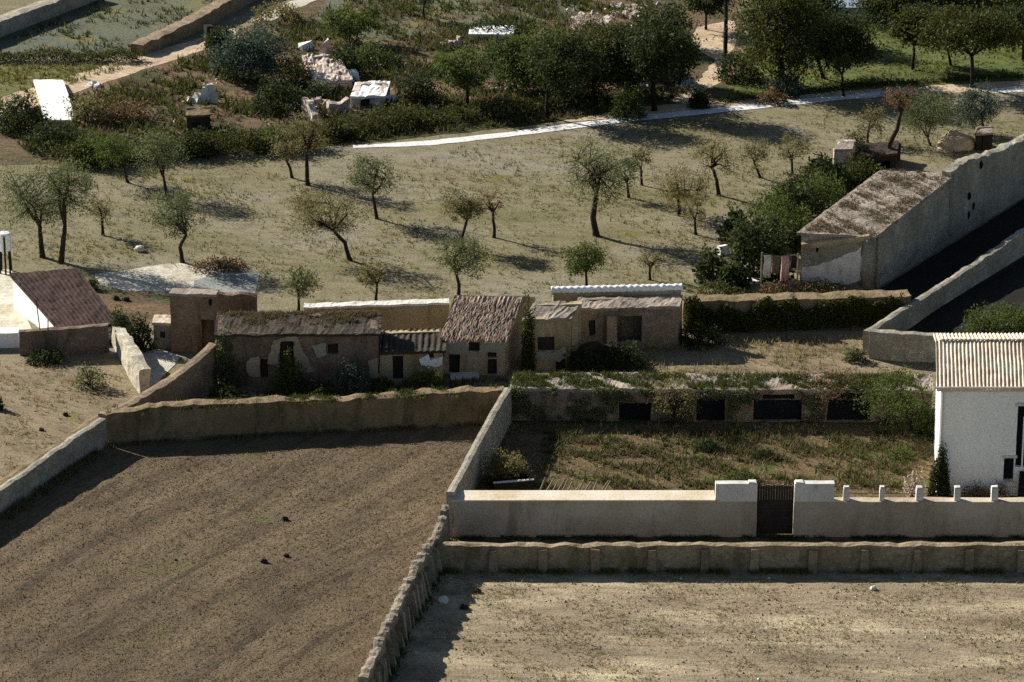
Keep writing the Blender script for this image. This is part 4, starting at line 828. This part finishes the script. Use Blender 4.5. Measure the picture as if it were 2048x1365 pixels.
for lab, pts, h, w, lm, n in [
    ("dark low hedge along the lower edge of the far meadow", [(-40, 124), (120, 122), (285, 124)], .7, 1.0, "leaf_pine", 5200),
    ("long shaggy dark hedge between the orchard and the slope", [(120, 330), (300, 318), (480, 305), (640, 296)], 1.25, 1.6, "leaf_pine", 15000),
    ("long dark grassy hedge above the white footpath", [(640, 276), (800, 256), (960, 236), (1120, 218)], .85, 1.6, "leaf_pine", 11000),
    ("thin dark hedge along the edge of the lawn", [(1440, 206), (1560, 192), (1720, 174), (1900, 162), (2080, 152)], .25, .5, "leaf_pine", 3000),
    ("dark hedge along the rear of the lawn", [(1730, 56), (1850, 50), (2080, 44)], 1.2, 1.4, "leaf_dark", 7000),
    ("olive-green creeper hanging over the earth bank wall above the tan yard", [(1368, 668), (1500, 666), (1650, 660), (1800, 653)], 1.55, .22, "leaf_pine", 15000),
]: hedge("hedge", lab, pts, h, w, lm, n, .08)
YG = "shrubs round the ruined farm"
for lab, b, w, h, lm, n in [
    ("dark ivy mass creeping over the long byre's left end", (455, 772), 60, 110, "leaf_olive", 2400), ("tangled green bush covering the foot of the byre's door", (580, 785), 70, 70, "leaf_green", 2000),
    ("silvery bush in front of the byre's red wall", (705, 790), 90, 62, "leaf_blue", 2400), ("dark green bush left of the low wing's door", (770, 792), 80, 34, "leaf_dark", 1600),
    ("low dark green bush right of the low wing's door", (850, 782), 80, 46, "leaf_green", 1700), ("dark bush in the shade of the corner wall", (455, 806), 90, 34, "leaf_dark", 1600),
    ("low green bush beside the silvery bush", (640, 800), 80, 34, "leaf_dark", 1500), ("dark cypress-like bush between the white shed wall and the earth ruin", (240, 690), 46, 70, "leaf_dark", 1600),
    ("green bush left of the pinkish lean-to", (284, 700), 54, 70, "leaf_dark", 1900), ("bush growing in the gap beside the mottled-roofed house", (1056, 745), 30, 150, "leaf_pine", 1800),
    ("black-green bush heaped in front of the ruined barn", (1250, 742), 90, 56, "leaf_dark", 2400), ("dark scrub beside the broken wall stub", (1168, 746), 80, 46, "leaf_dark", 1800),
    ("weedy bush growing on the field wall", (640, 850), 70, 40, "leaf_green", 1400), ("dark bush beside the hedge bank", (1400, 690), 100, 44, "leaf_dark", 2200),
    ("dark low weeds at the foot of the red-brown wall", (90, 725), 80, 26, "leaf_dark", 1300), ("grey-green scrub above the field corner", (180, 775), 70, 50, "leaf_olive", 900),
    ("dark tuft at the left edge of the sandy field", (-4, 820), 26, 30, "leaf_dark", 400), ("small dark bush beside the gravel patch", (182, 580), 30, 22, "leaf_dark", 500),
    ("dark dry hedge-like bush above the concrete slab", (440, 538), 110, 18, "leaf_dry", 1300),
]: shrub("shrub", lab, b, w, h, lm, n, .075, YG)
IG = "shrubs of the ivy bank"
for lab, b, w, h, lm, n in [
    ("dark bush at the lower left of the ivy bank", (1425, 560), 80, 60, "leaf_dark", 2200), ("tall black-green bush at the middle of the ivy bank", (1500, 560), 90, 140, "leaf_dark", 4200),
    ("bright green bush above the stone building's left corner", (1560, 480), 130, 84, "leaf_green", 3800), ("purplish dark bush at the left tip of the ivy bank", (1468, 480), 60, 70, "leaf_dark", 1800),
    ("green bush on the roof edge of the stone building", (1640, 415), 120, 66, "leaf_green", 3200), ("ivy bush in front of the dark shed", (1715, 370), 120, 50, "leaf_pine", 2800),
    ("dark bush left of the broken hut", (1640, 352), 60, 40, "leaf_dark", 1400), ("ivy mound over the top of the broken hut", (1712, 330), 60, 62, "leaf_pine", 1800),
    ("dark bush under the stone building's left wall", (1556, 560), 60, 90, "leaf_dark", 2000), ("low brown-green bush left of the pink laundry", (1440, 600), 100, 34, "leaf_pine", 1500),
    ("yellow-green weeds before the stone building's front", (1640, 592), 150, 26, "leaf_yellow", 1500), ("feathery green bush in the corner behind the farmhouse roof", (2000, 668), 150, 50, "leaf_green", 3600),
    ("dark green bush at the right edge behind the farmhouse roof", (2070, 672), 100, 60, "leaf_green", 2400), ("bush at the joint of the tan yard and grey wall", (1710, 722), 50, 30, "leaf_olive", 700),
    ("black-green bush at the foot of the ivy thicket, above the pink washing", (1530, 520), 100, 90, "leaf_dark", 3200), ("dense dark bush climbing toward the stone building's roof", (1600, 440), 120, 80, "leaf_dark", 3400),
    ("bright green bush nestled in the middle of the ivy thicket", (1545, 440), 90, 64, "leaf_green", 2200), ("dark bush at the top of the thicket beside the broken hut", (1660, 380), 110, 66, "leaf_dark", 3000),
    ("green bush on the thicket's upper edge below the wide-forked tree", (1606, 392), 90, 54, "leaf_pine", 2200), ("dark bush between the thicket and the dark shed's front", (1740, 366), 90, 40, "leaf_dark", 2000),
    ("dark green bush at the thicket's left edge, above the white block", (1490, 500), 80, 60, "leaf_pine", 2000), ("low dark bush along the stone building's left wall", (1590, 500), 70, 60, "leaf_dark", 1900),
    ("dark bush left of the white stone slab", (1465, 575), 70, 50, "leaf_dark", 1700), ("reddish-brown bush under the pink washing", (1550, 598), 70, 34, "leaf_dry", 900),
]: shrub("shrub", lab, b, w, h, lm, *((n // 3, .16) if lm == "leaf_dark" else (n, .08)), IG)
GG = "bushes of the vegetable garden"
for lab, b, w, h, lm, n, cn in [
    ("round russet bush in the shade beside the cross wall", (1012, 966), 105, 62, "leaf_yellow", 3400, 0), ("tall black cypress bush against the white farmhouse corner", (1878, 1000), 56, 105, "leaf_dark", 5200, .55),
    ("pale pinkish shrub behind the white posts", (1828, 1000), 44, 52, "leaf_pink", 1100, 0), ("low brown shrub against the farmhouse foot", (1952, 1006), 70, 34, "leaf_dry", 1000, 0),
    ("small pale shrub beside the farmhouse porch", (1998, 998), 40, 34, "leaf_pink", 600, 0), ("dark bush under the garden tree", (1850, 872), 46, 60, "leaf_green", 1500, 0),
    ("low green vegetable clump near the farmhouse corner", (1800, 920), 60, 26, "leaf_green", 900, 0), ("dark low clump in the middle of the vegetable garden", (1415, 900), 50, 22, "leaf_dark", 800, 0),
    ("dark clump right of the garden's middle", (1530, 915), 60, 18, "leaf_dark", 700, 0), ("green clump near the garden gate", (1480, 960), 80, 22, "leaf_green", 900, 0),
]: shrub("shrub", lab, b, w, h, lm, n, .06, GG, conic=cn)

A_, B_, N_, hL = back["A"], back["B"], back["N"], back["h"]; n = 16000; u = rng.uniform(0, 1, n); z = hL * rng.uniform(.0, 1.12, n) ** .8
P = np.array(A_)[None] * (1 - u[:, None]) + np.array(B_)[None] * u[:, None] + np.array(N_)[None] * rng.uniform(.02, .35, n)[:, None]; P[:, 2] = z
gap = np.zeros(n, bool); x_ = u * back["L"]
for a, b, c, d, k in back["ops"]: gap |= (x_ > a - .1) & (x_ < c + .1) & (z < d)
q = pseudo(np.c_[x_, z * 1.5, z], .9, 3) + .6 * pseudo(np.c_[x_, z, z], 3.0, 1); P = P[(q > .05) & ~gap]
o = np_build("ivy", leaves(P, .07), 4, "leaf_olive", None, tuple(A_)); tag(o, "tangled vines climbing the front of the garden sheds", "vine")
# ---- crops, grasses, weeds (nobody could count them)
rows = []
for k, y in enumerate(range(868, 985, 13)):
    a, b = G(1095 - (y - 868) * .28, y), G(1860 - (y > 930) * 40, y); P = along([a, b], 620, .13); q = pseudo(P, .5, k * 1.7) + .4 * pseudo(P, 2.1, k); rows.append(P[q + rng.normal(0, .2, len(P)) > .0])
P = np.concatenate(rows); P1 = P[rng.random(len(P)) < .6]; o = np_build("vegetable_rows", blades(P1, .30, .09, .7, 3), 3, "blade_lush"); o["kind"] = "stuff"
P2 = P[rng.random(len(P)) < .6]; o = np_build("dry_stalks", blades(P2 + np.array([.4, -.40, 0]), .3, .06, .5, 3), 3, "blade_brown"); o["kind"] = "stuff"
grass("garden_weeds", [(1020, 850), (1870, 850), (1870, 1000), (1660, 1010), (960, 1010)], 9, .22, .07, "blade_dry", .1, .6, 2)
grass("orchard_grass", [(-60, 350), (700, 312), (1200, 266), (1750, 210), (2060, 198), (2060, 300), (1600, 420), (1400, 590), (900, 600), (540, 610), (520, 540), (180, 525), (-60, 520)], 5, .19, .06, "blade_dry", -.05, .35, 0)
grass("green_tufts", [(-60, 350), (700, 312), (1200, 266), (1750, 210), (2060, 198), (2060, 300), (1600, 420), (1400, 590), (900, 600), (540, 610), (520, 540), (180, 525), (-60, 520)], 6, .20, .06, "blade_green", .30, .30, 3)
grass("meadow_grass", [(-60, 130), (280, 130), (0, 210), (-60, 230)], 10, .35, .09, "blade_green", -.3, .5, 1)
grass("upland_grass", [(-60, 110), (20, 80), (200, 0), (470, 0), (280, 112)], 8, .3, .09, "blade_lush", .0, .4, 5)
grass("slope_scrub", [(-20, 248), (240, 162), (480, 84), (700, 0), (1300, 0), (1380, 190), (1100, 245), (700, 285), (150, 330)], 11, .5, .12, "blade_lush", .05, .45, 2, .5)
grass("slope_dry_grass", [(-20, 248), (240, 162), (480, 84), (700, 0), (1300, 0), (1380, 190), (1100, 245), (700, 285), (150, 330)], 8, .35, .10, "blade_brown", .0, .5, 6)
grass("lawn_grass", [(1440, 205), (1500, 80), (1600, 0), (2080, 0), (2080, 158)], 9, .22, .10, "blade_green", -.2, .5, 4)
grass("field_stubble", [(215, 905), (960, 862), (900, 1040), (870, 1130), (740, 1370), (0, 1370), (0, 1045)], 20, .09, .04, "blade_brown", -.5, .7, 3, .6)
grass("field_weeds", [(215, 905), (960, 862), (900, 1040), (870, 1130), (740, 1370), (0, 1370), (0, 1045)], 5, .10, .04, "blade_dry", .2, .35, 7, .6)
grass("straw_stubble", [(880, 1150), (2060, 1150), (2060, 1370), (760, 1370)], 24, .13, .05, "blade_dry", -.1, .5, 1, .7)
grass("sandy_weeds", [(0, 730), (210, 720), (270, 790), (200, 870), (0, 1000)], 12, .2, .06, "blade_dry", .0, .6, 2)
grass("yard_weeds", [(1290, 690), (1730, 672), (1740, 735), (1300, 770), (1040, 790), (1030, 775), (1290, 745)], 18, .28, .06, "blade_dry", -.1, .6, 2)
grass("farm_weeds", [(440, 775), (880, 765), (1010, 760), (1020, 790), (520, 812), (380, 812)], 26, .35, .07, "blade_lush", -.1, .8, 5)
def wall_weeds(name, pxs, n, h, w, mat, spread=.2, z=0.0):
    pts = [G(x, y) for x, y in pxs]; P = along(pts, n, spread); P[:, 2] = z; q = pseudo(P, 1.2, n % 7); P = P[q > -.3]
    o = np_build(name, blades(P, h, w, .4, 3), 3, mat); o["kind"] = "stuff"
def clods(name, pxpoly, dens, size, mat, thr, f, ph):
    P = scatter(pxpoly, dens, thr, f, ph); n = len(P); s = size * rng.uniform(.4, 1.3, (n, 1, 1)); P[:, 2] += .015
    d = np.array([(1, 0, 0), (0, 1, 0), (-1, 0, 0), (0, -1, 0), (0, 0, 1)], float)[None] * s * rng.uniform(.6, 1.3, (n, 5, 1)); an = rng.uniform(0, 6.28, n); c, q = np.cos(an), np.sin(an)
    V = np.stack([d[..., 0] * c[:, None] - d[..., 1] * q[:, None], d[..., 0] * q[:, None] + d[..., 1] * c[:, None], d[..., 2]], -1) + P[:, None, :]
    o = np_build(name, V[:, [0, 1, 4, 1, 2, 4, 2, 3, 4, 3, 0, 4]].reshape(-1, 3), 3, mat); o["kind"] = "stuff"
clods("earth_clods", [(215, 905), (960, 862), (900, 1040), (870, 1130), (740, 1370), (0, 1370), (0, 1045)], 24, .036, "ploughed", -.6, .9, 1)
clods("field_stones", [(880, 1150), (2060, 1150), (2060, 1370), (760, 1370)], 9, .06, "straw_field", .0, .9, 2)
clods("pale_pebbles", [(880, 1150), (2060, 1150), (2060, 1370), (760, 1370)], .5, .06, "stone_white", -.1, .7, 4)
clods("slope_rubble", [(560, 110), (800, 100), (900, 210), (640, 235), (560, 190)], 1.2, .22, "stone_white", .2, .6, 4)
clods("slope_stones", [(100, 210), (480, 80), (560, 250), (150, 300)], .5, .16, "pink_rubble", .2, .6, 5)
clods("track_rubble", [(1120, 20), (1320, 5), (1390, 60), (1230, 60)], 1.0, .25, "pink_rubble", .1, .6, 6)
wall_weeds("field_wall_weeds", [(215, 893), (500, 874), (1005, 848)], 1000, .20, .05, "blade_brown", .16)
hz_ = HT(500, 872, 806)
P = along([G(225, 889) + Vector((0, .4, 0)), G(500, 872) + Vector((0, .4, 0)), G(1005, 846) + Vector((0, .4, 0))], 3200, .28); P[:, 2] = hz_ - .14; P = P[pseudo(P, .9, 2) + .6 * pseudo(P, 3.0, 4) > .1]
o = np_build("wall_top_weeds", blades(P, .20, .06, .5, 3), 3, "blade_lush"); o["kind"] = "stuff"
wall_weeds("rubble_wall_weeds", [(885, 1146), (1400, 1146), (2060, 1146)], 1800, .24, .05, "blade_green", .12)
wall_weeds("garden_wall_weeds", [(915, 1078), (1500, 1078), (2060, 1078)], 1500, .18, .05, "blade_lush", .12)
wall_weeds("cross_wall_weeds", [(900, 1088), (875, 1140), (808, 1266), (765, 1368)], 1100, .30, .06, "blade_lush", .2)
wall_weeds("corner_weeds", [(10, 1040), (215, 896)], 900, .3, .06, "blade_brown", .15)
P = along([G(440, 628 + 46), G(755, 628 + 46)], 1, .1)
bA, bD, bB = byre["A"], byre["D"], byre["B"]; n = 5200; u = rng.uniform(0, 1, (n, 1)); v = rng.uniform(.25, 1.02, (n, 1))
P = np.array(bA) * (1 - u) + np.array(bB) * u + np.array(bD) * v; P[:, 2] = byre["h"] + byre["rise"] * v[:, 0] + .03
q = pseudo(P, 1.3, 4) + .6 * pseudo(P, 4.1, 2) + rng.normal(0, .3, n); P = P[q + v[:, 0] > .95]; o = np_build("roof_weeds", blades(P, .16, .05, .6, 3), 3, "blade_brown", byre["root"]); o["kind"] = "stuff"
wp = [(-.2, .15), (.35, .8)]; n = 5200; u = rng.uniform(0, 1, (n, 1)); v = rng.uniform(0, 1, (n, 1))
P = np.array(E0) * (1 - u) * (1 - v) + np.array(E1) * u * (1 - v) + np.array(E3) * (1 - u) * v + np.array(E2) * u * v; P[:, 2] = hK + (hF - hK) * v[:, 0] + .02; P = P[pseudo(P, 1.1, 1) + .7 * pseudo(P, 3.3, 2) + rng.normal(0, .5, n) > .35]
o = np_build("roof_weeds", blades(P, .16, .05, .6, 3), 3, "blade_brown", lb); o["kind"] = "stuff"

# ---- small things lying about
for lab, b, s, mat in [("pale stone lying in the shadow of the crumbling wall", (887, 1206), .26, "stone_white"), ("dark stone in the straw field by the crumbling wall", (928, 1218), .20, "stone_dark"),
    ("black stone alone in the upper right of the brown field", (570, 1041), .17, "stone_dark"), ("black stone, right one of two close together in the brown field", (572, 1114), .15, "stone_dark"),
    ("black stone, left one of two close together in the brown field", (528, 1126), .17, "stone_dark"), ("tiny dark stone in the middle of the brown field", (352, 1122), .08, "stone_dark"),
    ("dark stone at the upper edge of the straw field", (955, 1186), .18, "stone_dark"), ("pale stone in the middle of the straw field", (1746, 1180), .16, "stone_white"),
    ("dark stone in the sandy field above the white-topped wall", (131, 832), .16, "stone_dark"), ("dark stone near the top of the sandy field", (83, 862), .14, "stone_dark"),
    ("pale forked branch-like stone in the orchard grass", (280, 503), .30, "stone_white"), ("dark stone left of the earth ruin", (232, 600), .2, "stone_dark"), ("dark stone just left of the earth ruin, second from the roof", (252, 602), .2, "stone_dark")]:
    p = G(*b); mb = MB(); mb.lump((p.x, p.y, s * .45), s, s * .8, s * .7, b[0], .3); tag(mb.build("stone", mat, None, p), lab, "stone")
tr = thing("water_trough", G(1022, 985), "dark water trough with a thin pale rim below the round russet bush", "trough")
a, b = G(985, 982), G(1062, 976); mb = MB(); c = (a + b) / 2; Lx = (b - a).length; rot = math.atan2(b.y - a.y, b.x - a.x)
zt = AT(985, 960, a.y).z
for off, sy in ((-.45, .1), (.45, .1)): mb.box((c.x - off * math.sin(rot), c.y + off * math.cos(rot), 0), Lx, sy, zt, rot, .01)
for off in (-1, 1): mb.box((c.x + off * (Lx / 2 - .06) * math.cos(rot), c.y + off * (Lx / 2 - .06) * math.sin(rot), .004), .1, .79, zt - .01, rot, .005)
mb.build("basin", "stone_dark", tr)
mb = MB(); mb.box((c.x + .45 * math.sin(rot), c.y - .45 * math.cos(rot), zt + .012), Lx + .1, .14, .05, rot, .01); mb.build("rim", "stone_white", tr)
for i in range(13):
    px = 1072 + i * 10.6; p = G(px, 1000 + R.uniform(-3, 2)); mb = MB(); q = p + Vector((.55 + R.uniform(-.15, .15), .25, .85 + R.uniform(-.15, .2))); mb.tube([p, p.lerp(q, .5) + Vector((.03, 0, 0)), q], [.05, .045, .03], 6)
    tag(mb.build("bean_stake", "wood_grey", None, p), "leaning pale stake in the close row behind the garden wall's coping", "stake", "leaning stakes in a row behind the garden wall")
# laundry and slabs by the ivy bank
ln = thing("laundry_line", G(1556, 590), "pink, white and dark washing hung on a line beside the stone building", "laundry")
a, b = G(1522, 588), G(1594, 590); zt = HT(1522, 588, 505)
for p in (a, b): mb = MB(); mb.tube([p, p + Vector((0, 0, zt))], [.05, .04], 6); mb.build("pole", "wood_grey", ln)
mb = MB(); mb.tube([a + Vector((0, 0, zt - .05)), a.lerp(b, .5) + Vector((0, 0, zt - .2)), b + Vector((0, 0, zt - .05))], [.015] * 3, 4); mb.build("line", "wood_grey", ln)
for k, (u0, u1, dr, mt) in enumerate(((.06, .26, 1.3, "stone_white"), (.28, .50, 1.0, "mud_red"), (.54, .76, 1.45, "cloth_pink"), (.80, .97, .7, "stone_dark"))):
    mb = MB(); g = [[mb.vert(a.lerp(b, u0 + (u1 - u0) * i / 8) + Vector((.02 * math.sin(j), .07 * math.sin(i * 1.9 + k) * j / 6, zt - .12 - .1 * math.sin(3.14 * (u0 + u1) / 2) - dr * j / 6))) for i in range(9)] for j in range(7)]
    for j in range(6):
        for i in range(8): mb.face(g[j][i], g[j][i + 1], g[j + 1][i + 1], g[j + 1][i])
    o = mb.build("cloth", mt, ln, smooth=True); md = o.modifiers.new("thickness", 'SOLIDIFY'); md.thickness = .012
mb = MB(); p = G(1500, 565); mb.box((p.x, p.y, 0), 1.0, .7, .16, .1, .03); tag(mb.build("stone_slab", "plaster_white", None, p), "white stone slab lying left of the hanging washing", "slab")
mb = MB(); p = G(1446, 508); mb.box((p.x, p.y, 0), .6, .45, .5, .5, .06, .8); tag(mb.build("stone_block", "plaster_white", None, p), "white block among the dark bushes of the ivy bank", "stone block")
